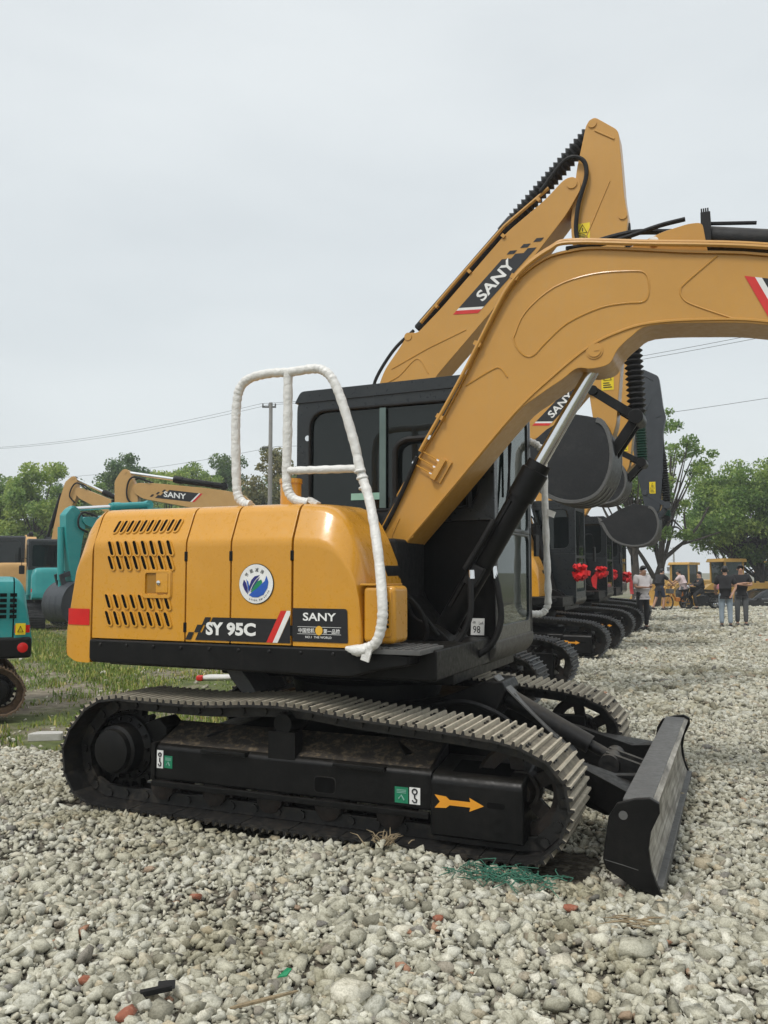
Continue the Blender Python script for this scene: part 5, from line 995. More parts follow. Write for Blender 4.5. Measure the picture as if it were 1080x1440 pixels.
LM = {'mid': leaf_material('leaves_mid', [(0, (0.107, 0.180, 0.053)), (.6, (0.201, 0.318, 0.092)), (1, (0.364, 0.473, 0.164))]),
      'dark': leaf_material('leaves_dark', [(0, (0.060, 0.115, 0.052)), (.6, (0.117, 0.195, 0.080)), (1, (0.212, 0.300, 0.124))]),
      'light': leaf_material('leaves_light', [(0, (0.163, 0.256, 0.069)), (.6, (0.277, 0.387, 0.114)), (1, (0.425, 0.519, 0.176))]),
      'olive': leaf_material('leaves_olive', [(0, (0.133, 0.142, 0.071)), (.6, (0.225, 0.218, 0.108)), (1, (0.316, 0.285, 0.160))])}
bark = paint('tree_bark', (.052, .043, .036), .9, 0, (.12, .11, .09), .5, .35, .3, dscale=6)
def tree(x, y, z0, H, Rc, hb, lm, lab, seed, nleaf=11000, ls=.085, dens=1.0, trunks=1, tr=.16, lean=(0, 0), limbs=None, group=None, ncl=46, csz=.36):
    """H total height, Rc crown radius, hb height where the crown starts"""
    r = np.random.default_rng(seed); root = thing('tree', lab, 'tree', (x, y, z0), 0, group)
    ch = (H - hb) / 2; cz = hb + ch; mb = MB(); cl = []
    for _ in range(ncl):
        d = r.normal(size=3); d /= np.linalg.norm(d); rad = r.uniform(.35, 1.0) ** .6
        f = 1.0 - .25 * max(0, -d[2]); c = np.array([d[0] * Rc * rad * f, d[1] * Rc * rad * f, cz + d[2] * ch * rad]); c[:2] += np.array(lean) * (c[2] / H)
        cl.append((c, r.uniform(.6, 1.25) * Rc * csz))
    for t in range(trunks):
        o = np.array([r.uniform(-.9, .9), r.uniform(-.5, .5)]) * (trunks > 1); top = np.array([o[0] * 1.5 + lean[0] * .7, o[1] * 1.5 + lean[1] * .7, cz + ch * .3])
        P = [np.array([o[0], o[1], 0]) * (1 - s) + top * s + np.array([r.normal() * .07, r.normal() * .07, 0]) * (s > 0) * (s < 1) for s in (0, .12, .3, .5, .75, 1)]
        mb.tube(sm(P, 3), [tr * k for k in np.interp(np.linspace(0, 1, 16), [0, .08, .5, 1], [1.35, 1, .7, .2])], 9)
        for c, s in cl[t::trunks][:26]:
            k = r.uniform(.25, .8); a = P[2] * (1 - k) + P[4] * k if k > .4 else P[2]; mid = (a + c) / 2 + np.array([0, 0, .15 * r.normal()]); mb.tube(sm([a, mid, c], 4), [tr * .38 * q for q in np.linspace(1, .15, 9)], 6)
    for path, rad in (limbs or []): pp = sm(path, 4); mb.tube(pp, list(np.linspace(rad, rad * .3, len(pp))), 7)
    mb.build('trunk', bark, root, ang=60)
    w = np.array([s ** 2 for _, s in cl]); w /= w.sum(); n = int(nleaf * dens); k = r.choice(len(cl), n, p=w); C0 = np.array([c for c, _ in cl])[k]; S0 = np.array([s for _, s in cl])[k]
    q = r.normal(size=(n, 3)); q /= np.linalg.norm(q, axis=1)[:, None]; q *= (r.uniform(0, 1, n) ** .45)[:, None]; C = C0 + q * S0[:, None] * np.array([1, 1, .72])
    C[:, 2] -= .04 * r.gamma(1.5, 1, n)
    e1 = r.normal(size=(n, 3)); e1 /= np.linalg.norm(e1, axis=1)[:, None]; e2 = np.cross(e1, r.normal(size=(n, 3))); e2 /= np.linalg.norm(e2, axis=1)[:, None]; sz = ls * r.uniform(.6, 1.5, n)[:, None]
    V = np.stack([C - e1 * sz, C + e2 * sz * .55, C + e1 * sz, C - e2 * sz * .55], 1).reshape(-1, 3); F = np.arange(4 * n).reshape(n, 4)
    o = np_mesh('crown', V, F, LM[lm]); o.parent = root; return root
def at(px, d): return (px - 540) / 1180 * d
TG = 'trees behind the field at the left'
for i, (px, top, hw, d, hb, lm, lab) in enumerate([
        (-25, 655, 44, 50, 2.4, 'mid', 'bushy tree cut by the left picture edge behind the teal machine'), (52, 650, 46, 47, 2.0, 'light', 'bright green broad tree above the dark cabs at the left'), (118, 672, 34, 55, 2.0, 'mid', 'low tree behind the upside-down V of a yellow arm'),
        (172, 630, 44, 60, 2.4, 'dark', 'tall dark green tree rising behind the level yellow boom'), (238, 655, 40, 54, 2.2, 'light', 'yellow green tree above the white lettering of the boom'), (283, 648, 36, 62, 2.0, 'light', 'pale green tree left of the tall concrete pole'),
        (322, 638, 40, 66, 2.0, 'dark', 'dark tree beside the tall concrete pole'), (385, 614, 44, 52, 2.4, 'olive', 'olive brown tree between the white handrail posts'), (452, 640, 60, 60, 2.2, 'mid', 'tree hidden mostly behind the nearest cab')]):
    H = 1.67 + (805 - top) * d / 1180; Rc = hw * d / 1180; tree(at(px, d), d, -.17, H, Rc * 1.08, hb, lm, lab, 100 + i, nleaf=15000, ls=.095, group=TG, ncl=50, csz=.34)
for i, (px, top, hw, d, lm) in enumerate([(10, 676, 50, 74, 'mid'), (95, 668, 46, 78, 'dark'), (150, 672, 44, 72, 'mid'), (215, 664, 46, 80, 'dark'), (262, 668, 40, 76, 'mid'), (345, 660, 44, 82, 'mid'), (415, 655, 46, 78, 'dark')]):
    tree(at(px, d), d, -.17, 1.67 + (805 - top) * d / 1180, hw * d / 1180 * 1.1, 1.2, lm, 'background tree of the continuous belt closing the field behind the nearer trees', 130 + i, nleaf=9000, ls=.12, group='farther belt of trees at the left', ncl=44, csz=.34)
# right-hand side
dz = -.95
TB_ = 'leafy trees beyond the yard at the right'
for i, (px, top, hw, d, lab) in enumerate([(1048, 655, 84, 46, 'big dense green tree above the wheel loaders, several dark trunks'), (1165, 610, 95, 44, 'dense green tree cut by the right picture edge')]):
    H = 1.5 + (805 - top) * d / 1180 - dz; tree(at(px, d), d, dz, H, hw * d / 1180, 2.6, 'mid', lab, 160 + i, nleaf=42000, ls=.085, trunks=4, tr=.17, group=TB_, ncl=90, csz=.27)
d = 39.0; bx = at(919, d)
tree(bx, d, dz, 10.3, 2.0, 3.4, 'mid', 'sparse tree with a forked bare trunk beside the grey bucket, long limb to the right', 171, nleaf=6000, ls=.07, tr=.20, lean=(1.3, 0), ncl=44, csz=.20,
     limbs=[([(0, 0, 1.9), (.35, 0, 2.9), (1.0, .1, 3.5), (1.6, .1, 4.0), (2.2, .1, 4.7), (2.6, 0, 5.5)], .13), ([(1.3, .1, 3.75), (2.2, .2, 4.0), (3.2, .1, 4.35)], .07), ([(0, 0, 2.2), (-.5, 0, 3.1), (-1.0, 0, 3.9), (-1.2, .1, 4.8)], .12), ([(1.6, .1, 4.0), (1.5, .1, 5.2), (1.8, .1, 6.0)], .06)])
tree(at(893, 37), 37.0, -.17, 9.0, 1.9, 4.2, 'mid', 'sparse tree whose trunk stands behind the row of cabs', 172, nleaf=3600, ls=.08, tr=.22, lean=(-.3, 0), ncl=28, csz=.32, limbs=[([(0, 0, 2.6), (-.5, 0, 3.4), (-1.1, 0, 4.0), (-1.5, 0, 4.8)], .12), ([(0, 0, 2.8), (.5, 0, 3.6), (.8, 0, 4.6)], .1)])

# ------------------------------------------------------------------ poles and wires
conc = paint('pole_concrete', (.26, .25, .235), .85, 0, (.15, .14, .12), .4, .15, .1)
pz = 11.3
def pole(loc, h, lab, r=.16, arm=1.0, box=False):
    o = thing('utility_pole', lab, 'pole', loc)
    m = MB(); m.lathe([(0, r), (h, r * .68)], (0, 0, 0), (0, 0, 1), 14); m.build('mast', conc, o)
    m = MB(); m.box((-.1, 0, h - .25), (arm, .09, .09)); 
    for k in (-.45, 0, .45): m.lathe([(0, .03), (.04, .055), (.08, .03), (.12, .05), (.16, .02)], (k * arm - .1, 0, h - .2), (0, 0, 1), 8)
    m.box((-.25, 0, h - 2.6), (.5, .08, .06)); m.build('crossarm', M['gray'], o)
    if box: m = MB(); m.box((-.7, 0, h * .42), (1.3, .7, .8)); m.box((-.4, 0, h * .42 - .6), (1.9, .4, .12)); m.build('transformer', M['gray'], o, bevel=.04)
    return o
P0 = Vector((at(379, 48), 48, -.17)); pole(P0, pz + .17, 'tall concrete utility pole rising between the white handrail posts', .155, .8)
pole((-33, 66, -.17), pz + .17, 'concrete utility pole beyond the left picture edge', .19, .8); pole((18.5, 31, -.3), pz + .3, 'concrete utility pole beyond the right picture edge', .19, .8)
pole((at(947, 170), 170, -1), 7.6, 'distant pole with a transformer box near the horizon', .22, 1.2, True); pole((at(932, 230), 230, -1), 6.0, 'thin faraway pole left of the transformer pole', .16, 1.0)
for k, (dzk, nm) in enumerate([(-.05, 'upper'), (-.12, 'middle'), (-2.55, 'lower')]):
    m = MB(); off = Vector((-.55 + .45 * k, 0, 0))
    for A, B in ((Vector((-33, 66, pz)), Vector((P0.x, 48, pz))), (Vector((P0.x, 48, pz)), Vector((18.5, 31, pz)))):
        m.tube([A.lerp(B, t) + off + Vector((0, 0, dzk - 2.2 * t * (1 - t))) for t in np.linspace(0, 1, 22)], .009, 4)
    tag(m.build('power_line', M['rubber']), {'upper': 'topmost power line crossing the sky', 'middle': 'power line close under the topmost one', 'lower': 'lowest thin line slung well below the others'}[nm], 'wire', 'overhead lines on the concrete poles')

# ------------------------------------------------------------------ people
def skin_mesh(name, J, E_, rad, mat, parent, sub=1, rootj='pelvis'):
    keys = list(J); me = bpy.data.meshes.new(name); me.from_pydata([J[k] for k in keys], [(keys.index(a), keys.index(b)) for a, b in E_], []); ob = bpy.data.objects.new(name, me); COL.objects.link(ob)
    md = ob.modifiers.new('Skin', 'SKIN'); md.use_smooth_shade = True; sv = me.skin_vertices[0].data
    for i, k in enumerate(keys):
        rr_ = rad[k]; sv[i].radius = rr_ if isinstance(rr_, tuple) else (rr_, rr_); sv[i].use_root = (k == rootj)
    s2 = ob.modifiers.new('Subsurf', 'SUBSURF'); s2.levels = sub; s2.render_levels = sub
    dg = bpy.context.evaluated_depsgraph_get(); m2 = bpy.data.meshes.new_from_object(ob.evaluated_get(dg)); bpy.data.objects.remove(ob); bpy.data.meshes.remove(me)
    m2.name = name; m2.materials.clear(); m2.materials.append(mat); m2.polygons.foreach_set('use_smooth', [True] * len(m2.polygons)); return link(bpy.data.objects.new(name, m2), parent)
skin = flat('skin', (.42, .235, .155), .55); hairm = flat('black_hair', (.010, .009, .009), .5); shoem = flat('dark_shoe', (.02, .02, .022), .6)
def person(lab, loc, rz, pose, shirt, legs, shorts=False, sleeve=.55, scale=1.0, hatless=True, belly=1.0):
    """joints: x = the person's right, y = the way they face"""
    J = dict(pelvis=(0, 0, .93), waist=(0, 0, 1.06), chest=(0, 0, 1.27), neck=(0, .0, 1.43), skull=(0, .01, 1.53), crown=(0, .005, 1.60), nose=(0, .095, 1.54))
    for s, k in ((1, 'R'), (-1, 'L')):
        J.update({'sh' + k: (.185 * s, -.01, 1.36), 'el' + k: (.25 * s, -.03, 1.09), 'wr' + k: (.26 * s, .05, .85), 'hip' + k: (.095 * s, 0, .88), 'kn' + k: (.105 * s, .02, .49), 'an' + k: (.11 * s, -.02, .085), 'to' + k: (.12 * s, .15, .035)})
    J.update(pose); V_ = {k: Vector(v) for k, v in J.items()}
    E_ = [('pelvis', 'waist'), ('waist', 'chest'), ('chest', 'neck'), ('neck', 'skull'), ('skull', 'crown'), ('skull', 'nose')]
    rad = dict(pelvis=(.135, .10), waist=(.125 * belly, .09 * belly), chest=(.15, .105), neck=.055, skull=(.075, .088), crown=(.065, .075), nose=.018)
    for k in 'RL':
        E_ += [('chest', 'sh' + k), ('sh' + k, 'el' + k), ('el' + k, 'wr' + k), ('pelvis', 'hip' + k), ('hip' + k, 'kn' + k), ('kn' + k, 'an' + k), ('an' + k, 'to' + k)]
        rad.update({'sh' + k: .056, 'el' + k: .042, 'wr' + k: .028, 'hip' + k: .085, 'kn' + k: .058, 'an' + k: .04, 'to' + k: .035})
        d = (V_['wr' + k] - V_['el' + k]).normalized(); sd = d.cross(Vector((0, 0, 1))); sd = sd.normalized() if sd.length > .1 else Vector((0, 1, 0))
        J['pa' + k] = tuple(V_['wr' + k] + d * .07); rad['pa' + k] = (.036, .018); E_.append(('wr' + k, 'pa' + k))
        for i, (o, L) in enumerate(((-.030, .065), (-.010, .078), (.010, .075), (.028, .060))):
            J['f%d' % i + k] = tuple(Vector(J['pa' + k]) + d * L * .55 + sd * o); J['g%d' % i + k] = tuple(Vector(J['pa' + k]) + d * L + sd * o + Vector((0, 0, -.012))); rad['f%d' % i + k] = .0095; rad['g%d' % i + k] = .008; E_ += [('pa' + k, 'f%d' % i + k), ('f%d' % i + k, 'g%d' % i + k)]
        J['th' + k] = tuple(V_['wr' + k] + d * .075 - sd * .055); rad['th' + k] = .010; E_.append(('wr' + k, 'th' + k))
    o = skin_mesh('person', J, E_, rad, skin, None); o.location = loc; o.rotation_euler = (0, 0, rz); o.scale = (scale,) * 3; tag(o, lab, 'person')
    sj = {k: J[k] for k in ('pelvis', 'waist', 'chest', 'neck')}; se = [('pelvis', 'waist'), ('waist', 'chest'), ('chest', 'neck')]; sr = dict(pelvis=(.158, .128), waist=(.155 * belly, .122 * belly), chest=(.19, .150), neck=.085)
    sj['neck'] = tuple(V_['chest'].lerp(V_['neck'], .80)); sj['hem'] = tuple(V_['pelvis'].lerp(V_['waist'], -.55)); se.append(('pelvis', 'hem')); sr['hem'] = (.16, .13)
    for k in 'RL': sj['sh' + k] = J['sh' + k]; sj['el' + k] = tuple(V_['sh' + k].lerp(V_['el' + k], sleeve * 1.4 if sleeve < .7 else 1)); se += [('chest', 'sh' + k), ('sh' + k, 'el' + k)]; sr['sh' + k] = .092; sr['el' + k] = .070
    if sleeve >= .9:
        for k in 'RL': sj['wr' + k] = tuple(V_['el' + k].lerp(V_['wr' + k], .9)); se.append(('el' + k, 'wr' + k)); sr['wr' + k] = .045; sr['el' + k] = .056
    skin_mesh('shirt', sj, se, sr, shirt, o)
    tj = {k: J[k] for k in ('pelvis', 'waist')}; te = [('pelvis', 'waist')]; trd = dict(pelvis=(.15, .118), waist=(.138 * belly, .10 * belly))
    for k in 'RL':
        tj['hip' + k] = J['hip' + k]; tj['kn' + k] = tuple(V_['hip' + k].lerp(V_['kn' + k], 1.0)); te += [('pelvis', 'hip' + k), ('hip' + k, 'kn' + k)]; trd['hip' + k] = .105; trd['kn' + k] = .082
        if not shorts: tj['an' + k] = tuple(V_['kn' + k].lerp(V_['an' + k], .97)); te.append(('kn' + k, 'an' + k)); trd['an' + k] = .062; trd['kn' + k] = .074
    skin_mesh('shorts' if shorts else 'trousers', tj, te, trd, legs, o)
    for k in 'RL':
        a, t = V_['an' + k], V_['to' + k]; d = (t - a); d.z = 0; d.normalize(); b = a - d * .06; m = MB()
        m.tube([Vector((b.x, b.y, a.z - .03)), Vector((a.x, a.y, a.z - .03)), a.lerp(t, .6) + Vector((0, 0, -.012)), t + d * .05], [.040, .05, .046, .03], 10); m.build('shoe', shoem, o, ang=70)
    m = MB(); c = V_['skull'].lerp(V_['crown'], .5); ax = (V_['crown'] - V_['skull']).normalized(); fw = (V_['nose'] - V_['skull']); fw = (fw - ax * fw.dot(ax)).normalized(); sd = ax.cross(fw)
    Vs, Fs = ico(3); pts = []
    for p in Vs: pts.append(c + sd * p[0] * .086 + (fw * (p[1] * .100 - .012)) + ax * (p[2] * .105 + .028))
    keep = [f for f in Fs if all(Vs[i][2] > -.15 + .75 * max(0, Vs[i][1]) or Vs[i][1] < -.25 and Vs[i][2] > -.75 for i in f)]
    m.add(pts, [tuple(f) for f in keep]); m.build('hair', hairm, o, ang=80)
    m = MB()
    for s in (-1, 1): m.lathe([(0, .009), (.004, .007)], V_['skull'] + sd * s * .030 + fw * .083 + ax * .035, fw, 8)
    m.build('eyes', M['ink'], o)
    m = MB()
    for s in (-1, 1): m.lathe([(-.008, .022), (0, .027), (.008, .020)], V_['skull'] + sd * s * .084 + ax * .02 - fw * .01, sd, 10)
    m.build('ears', skin, o); return o
white = flat('white_cotton', (.62, .58, .58), .85); blackt = flat('black_cotton', (.016, .016, .018), .9); navy = flat('navy_cotton', (.022, .030, .055), .9); jean = flat('light_denim', (.30, .36, .42), .9); gjean = flat('grey_denim', (.10, .105, .11), .9); pink = flat('pale_pink_cotton', (.62, .50, .50), .85); darkp = flat('dark_trousers', (.018, .017, .018), .9)
D90 = PI
z_ = lambda x, y: float(gh(np.array(x), np.array(y))) + .005
def pp(px, d): return (at(px, d), d, z_(at(px, d), d))
person('man in a white shirt looking down at the phone in his hands', pp(902, 22.0), PI + .35, dict(skull=(0, .05, 1.50), crown=(0, .06, 1.575), nose=(0, .13, 1.47), elR=(.25, .03, 1.10), wrR=(.08, .24, 1.10), elL=(-.25, .03, 1.10), wrL=(-.06, .26, 1.13)), white, darkp, belly=1.12)
person('man in a black shirt and shorts reaching toward the bicycle', pp(926, 33.2), -1.1, dict(chest=(0, .06, 1.25), neck=(0, .12, 1.39), skull=(0, .16, 1.49), crown=(0, .16, 1.565), nose=(0, .25, 1.49), shR=(.19, .06, 1.34), shL=(-.19, .06, 1.34), elR=(.26, .28, 1.17), wrR=(.22, .50, 1.02), elL=(-.25, .2, 1.10), wrL=(-.2, .44, 1.0), knR=(.11, .12, .5), anR=(.11, .05, .09), toR=(.12, .22, .04), knL=(-.1, -.08, .5), anL=(-.11, -.26, .12), toL=(-.12, -.12, .04)), blackt, navy, shorts=True)
person('man in a pale pink shirt holding the bicycle', pp(959, 34.2), .9, dict(chest=(0, .07, 1.24), neck=(0, .14, 1.38), skull=(0, .19, 1.47), crown=(0, .19, 1.545), nose=(0, .28, 1.46), shR=(.19, .07, 1.33), shL=(-.19, .07, 1.33), elR=(.24, .26, 1.14), wrR=(.20, .46, 1.02), elL=(-.24, .26, 1.14), wrL=(-.20, .46, 1.02)), pink, gjean)
rx, ry = at(983, 34.0), 34.0
person('man in dark clothes sitting astride the motorcycle', (rx, ry, z_(rx, ry) - .15), PI / 2 + .1, dict(chest=(0, .04, 1.25), skull=(0, .05, 1.52), crown=(0, .05, 1.595), nose=(0, .14, 1.52), shR=(.19, .03, 1.34), shL=(-.19, .03, 1.34), elR=(.25, .22, 1.14), wrR=(.26, .46, 1.12), elL=(-.25, .22, 1.14), wrL=(-.26, .46, 1.12), hipR=(.11, .06, .90), hipL=(-.11, .06, .90), knR=(.20, .40, .74), anR=(.22, .26, .34), toR=(.23, .42, .30), knL=(-.22, .38, .72), anL=(-.26, .28, .26), toL=(-.27, .44, .21)), blackt, darkp, sleeve=1.0)
person('man seen from behind in a black tee and light jeans', pp(1018, 23.0), -.35, dict(elR=(.27, -.05, 1.10), wrR=(.17, -.15, .93), elL=(-.27, .0, 1.10), wrL=(-.24, .16, .98), skull=(.0, .01, 1.53)), blackt, jean)
person('man in a black tee and grey jeans facing the camera with folded arms', pp(1040, 23.6), PI - .25, dict(elR=(.27, .06, 1.12), wrR=(-.06, .20, 1.18), elL=(-.27, .06, 1.12), wrL=(.06, .22, 1.14)), blackt, gjean, scale=1.02)

# ------------------------------------------------------------------ bicycle, motorcycle, car, wheel loaders
def wheel(o, x, r, w, spokes, z0=0):
    m = MB(); m.ring((x, 0, r + z0), (0, 1, 0), r - w / 2, w / 2, 28, 8); W = m.build('wheel', M['rubber'], o)
    m = MB(); m.ring((x, 0, r + z0), (0, 1, 0), r - w * 1.1, .012, 28, 6); m.cyl((x, -.05, r + z0), (x, .05, r + z0), .035, 12)
    for k in range(spokes): a = k * 2 * PI / spokes; m.tube([(x, .03 * (-1) ** k, r + z0), (x + math.cos(a) * (r - w), 0, r + z0 + math.sin(a) * (r - w))], .005 if spokes > 8 else .02, 4)
    m.build('rim', M['gray'], W)
bx_, by_ = at(951, 33.9), 33.9
o = thing('bicycle', 'orange electric bicycle held by the man in pink', 'bicycle', (bx_, by_, z_(bx_, by_)), R(205)); wheel(o, .52, .30, .05, 14); wheel(o, -.52, .30, .06, 14)
m = MB(); m.tube([(-.52, .06, .30), (-.2, .02, .34), (.05, 0, .36), (.32, 0, .72)], .035, 8); m.tube([(-.2, 0, .34), (-.28, 0, .72)], .022, 8); m.tube([(-.52, -.06, .30), (-.28, 0, .66)], .015, 6); m.tube([(.52, .07, .30), (.40, .05, .66), (.34, 0, .78)], .018, 6); m.tube([(.52, -.07, .30), (.40, -.05, .66)], .018, 6); m.box((-.05, 0, .42), (.34, .12, .14)); m.build('frame', paint('orange_frame', (.55, .18, .02), .4), o)
m = MB(); m.tube(sm([(.22, -.30, 1.0), (.30, -.2, 1.0), (.34, 0, .96), (.30, .2, 1.0), (.22, .30, 1.0)]), .014, 6); m.tube([(.34, 0, .76), (.34, 0, .98)], .016, 6); m.build('handlebar', M['rubber'], o)
m = MB(); m.prism(rnd_poly([(-.48, .72), (-.14, .74), (-.12, .80), (-.46, .82)], .04), -.09, .09); m.build('seat', M['rubber'], o, bevel=.02); m = MB(); m.bx(.30, .52, -.13, .13, .66, .84); m.build('basket', M['gray'], o, bevel=.02)
o = thing('motorcycle', 'dark motorcycle with a rider and a pink bag behind the seat', 'motorcycle', (rx, ry, z_(rx, ry)), PI + .1); wheel(o, .62, .29, .09, 6); wheel(o, -.62, .29, .10, 6)
m = MB(); m.tube([(.62, .09, .29), (.48, .08, .72), (.42, .05, .92)], .025, 8); m.tube([(.62, -.09, .29), (.48, -.08, .72), (.42, -.05, .92)], .025, 8); m.tube([(.42, 0, .82), (.1, 0, .66), (-.35, 0, .62), (-.7, 0, .66)], .035, 8); m.tube([(-.62, .1, .29), (-.15, .06, .34), (.2, 0, .36), (.42, 0, .8)], .028, 8); m.prism(rnd_poly([(-.18, .24), (.22, .24), (.26, .5), (-.1, .56)], .05), -.12, .12); m.prism(rnd_poly([(.36, .60), (.86, .52), (.88, .46), (.4, .52)], .03), -.06, .06); m.prism(rnd_poly([(-.35, .6), (-.9, .62), (-.95, .54), (-.4, .5)], .03), -.07, .07); m.build('frame', M['rubber'], o, bevel=.01)
m = MB(); m.prism(rnd_poly([(.02, .68), (.38, .74), (.36, .92), (.08, .88)], .07), -.12, .12); m.build('fuel_tank', M['black'], o, bevel=.04, seg=3); m = MB(); m.prism(rnd_poly([(.05, .72), (-.68, .70), (-.7, .78), (0, .82)], .04), -.13, .13); m.build('seat', M['rubber'], o, bevel=.03)
m = MB(); m.tube(sm([(.30, -.36, 1.06), (.38, -.2, 1.05), (.42, 0, .98), (.38, .2, 1.05), (.30, .36, 1.06)]), .016, 6); m.build('handlebar', M['gray'], o); m = MB(); m.lathe([(0, .05), (.1, .09), (.13, .09)], (.44, 0, .9), (1, 0, 0), 16); m.build('headlight', M['chrome'], o); m = MB(); m.tube([(.1, -.14, .25), (-.3, -.16, .25), (-.85, -.16, .34)], [.03, .035, .05], 10); m.build('exhaust', M['gray'], o)
m = MB(); m.bx(-.98, -.66, -.2, .2, .80, 1.02); b_ = m.build('bag', paint('pink_bag', (.55, .22, .24), .7), None, bevel=.05, seg=3); b_.location = (rx, ry, z_(rx, ry)); b_.rotation_euler = (0, 0, PI + .1); tag(b_, 'pink bag tied on the rear of the motorcycle', 'bag')
# black saloon car, standing lower than the yard
cp = paint('black_car_paint', (.010, .010, .012), .18, .8, (.12, .11, .1), .10, .1, 0); cx = at(1074, 41.0)
o = thing('parked_car', 'black saloon car with tinted windows parked below the edge of the gravel', 'car', (cx, 41.0, -.72), R(184))
prof = [(-2.3, .35), (-2.34, .62), (-2.28, .86), (-1.75, .98), (-1.45, 1.0), (1.0, .98), (1.7, .90), (2.2, .74), (2.3, .55), (2.28, .32), (1.75, .26), (1.68, .45), (1.45, .60), (1.2, .45), (1.12, .24), (-1.0, .24), (-1.08, .45), (-1.32, .60), (-1.56, .45), (-1.64, .26)]
m = MB(); m.prism(rnd_poly(prof, .06, 3), -.88, .88); B_ = m.build('body', cp, o, bevel=.07, seg=3, ang=50)
rf = [(-1.62, .97), (-1.0, 1.36), (-.45, 1.44), (.25, 1.42), (.62, 1.28), (1.08, .97)]
m = MB(); n = len(rf); vs = [(u, -(.80 - .28 * max(0, z - .97)), z) for u, z in rf] + [(u, .80 - .28 * max(0, z - .97), z) for u, z in rf]; m.add(vs, [tuple(range(n)), tuple(range(2 * n - 1, n - 1, -1))] + [(i, (i + 1) % n, n + (i + 1) % n, n + i) for i in range(n)]); m.build('roof', cp, B_, bevel=.04, seg=3, ang=50)
for a, b in (((-1.28, .99), (-.36, 1.0)), ((-.30, 1.0), (.82, .99))):
    for s in (-1, 1):
        m = MB(); f = lambda u, z: (u, s * (.806 - .28 * max(0, z - .97)), z); t0 = -.95 if a[0] < -1 else -.30; t1 = -.36 if a[0] < -1 else .30
        m.add([f(*a), f(*b), f(t1, 1.37), f(t0, 1.33 if a[0] < -1 else 1.38)], [(0, 1, 2, 3)]); m.build('window', M['glass'], B_, smooth=False)
for u in (1.43, -1.32):
    for s in (-1, 1):
        m = MB(); m.lathe([(-.1, .22), (-.1, .31), (-.07, .335), (.07, .335), (.1, .31), (.1, .22)], (u, s * .78, .335), (0, 1, 0), 28); W = m.build('wheel', M['rubber'], B_); m = MB(); m.lathe([(0, .22), (.01, .22), (.03, .06)], (u, s * .86, .335), (0, s, 0), 20); m.build('rim', M['gray'], W)
for s in (-1, 1): m = MB(); m.box((-.55, s * .885, .80), (.2, .02, .03)); m.box((.45, s * .885, .80), (.2, .02, .03)); m.build('door_handle', M['chrome'], B_); m = MB(); m.box((.80, s * .95, 1.0), (.12, .16, .11)); m.build('wing_mirror', cp, B_, bevel=.03); m = MB(); m.bx(2.14, 2.27, s * .60 - .16, s * .60 + .16, .60, .72); m.build('headlight', M['chrome'], B_, bevel=.03); m = MB(); m.bx(-2.33, -2.25, s * .62 - .18, s * .62 + .18, .68, .82); m.build('tail_light', M['reflector'], B_, bevel=.02)
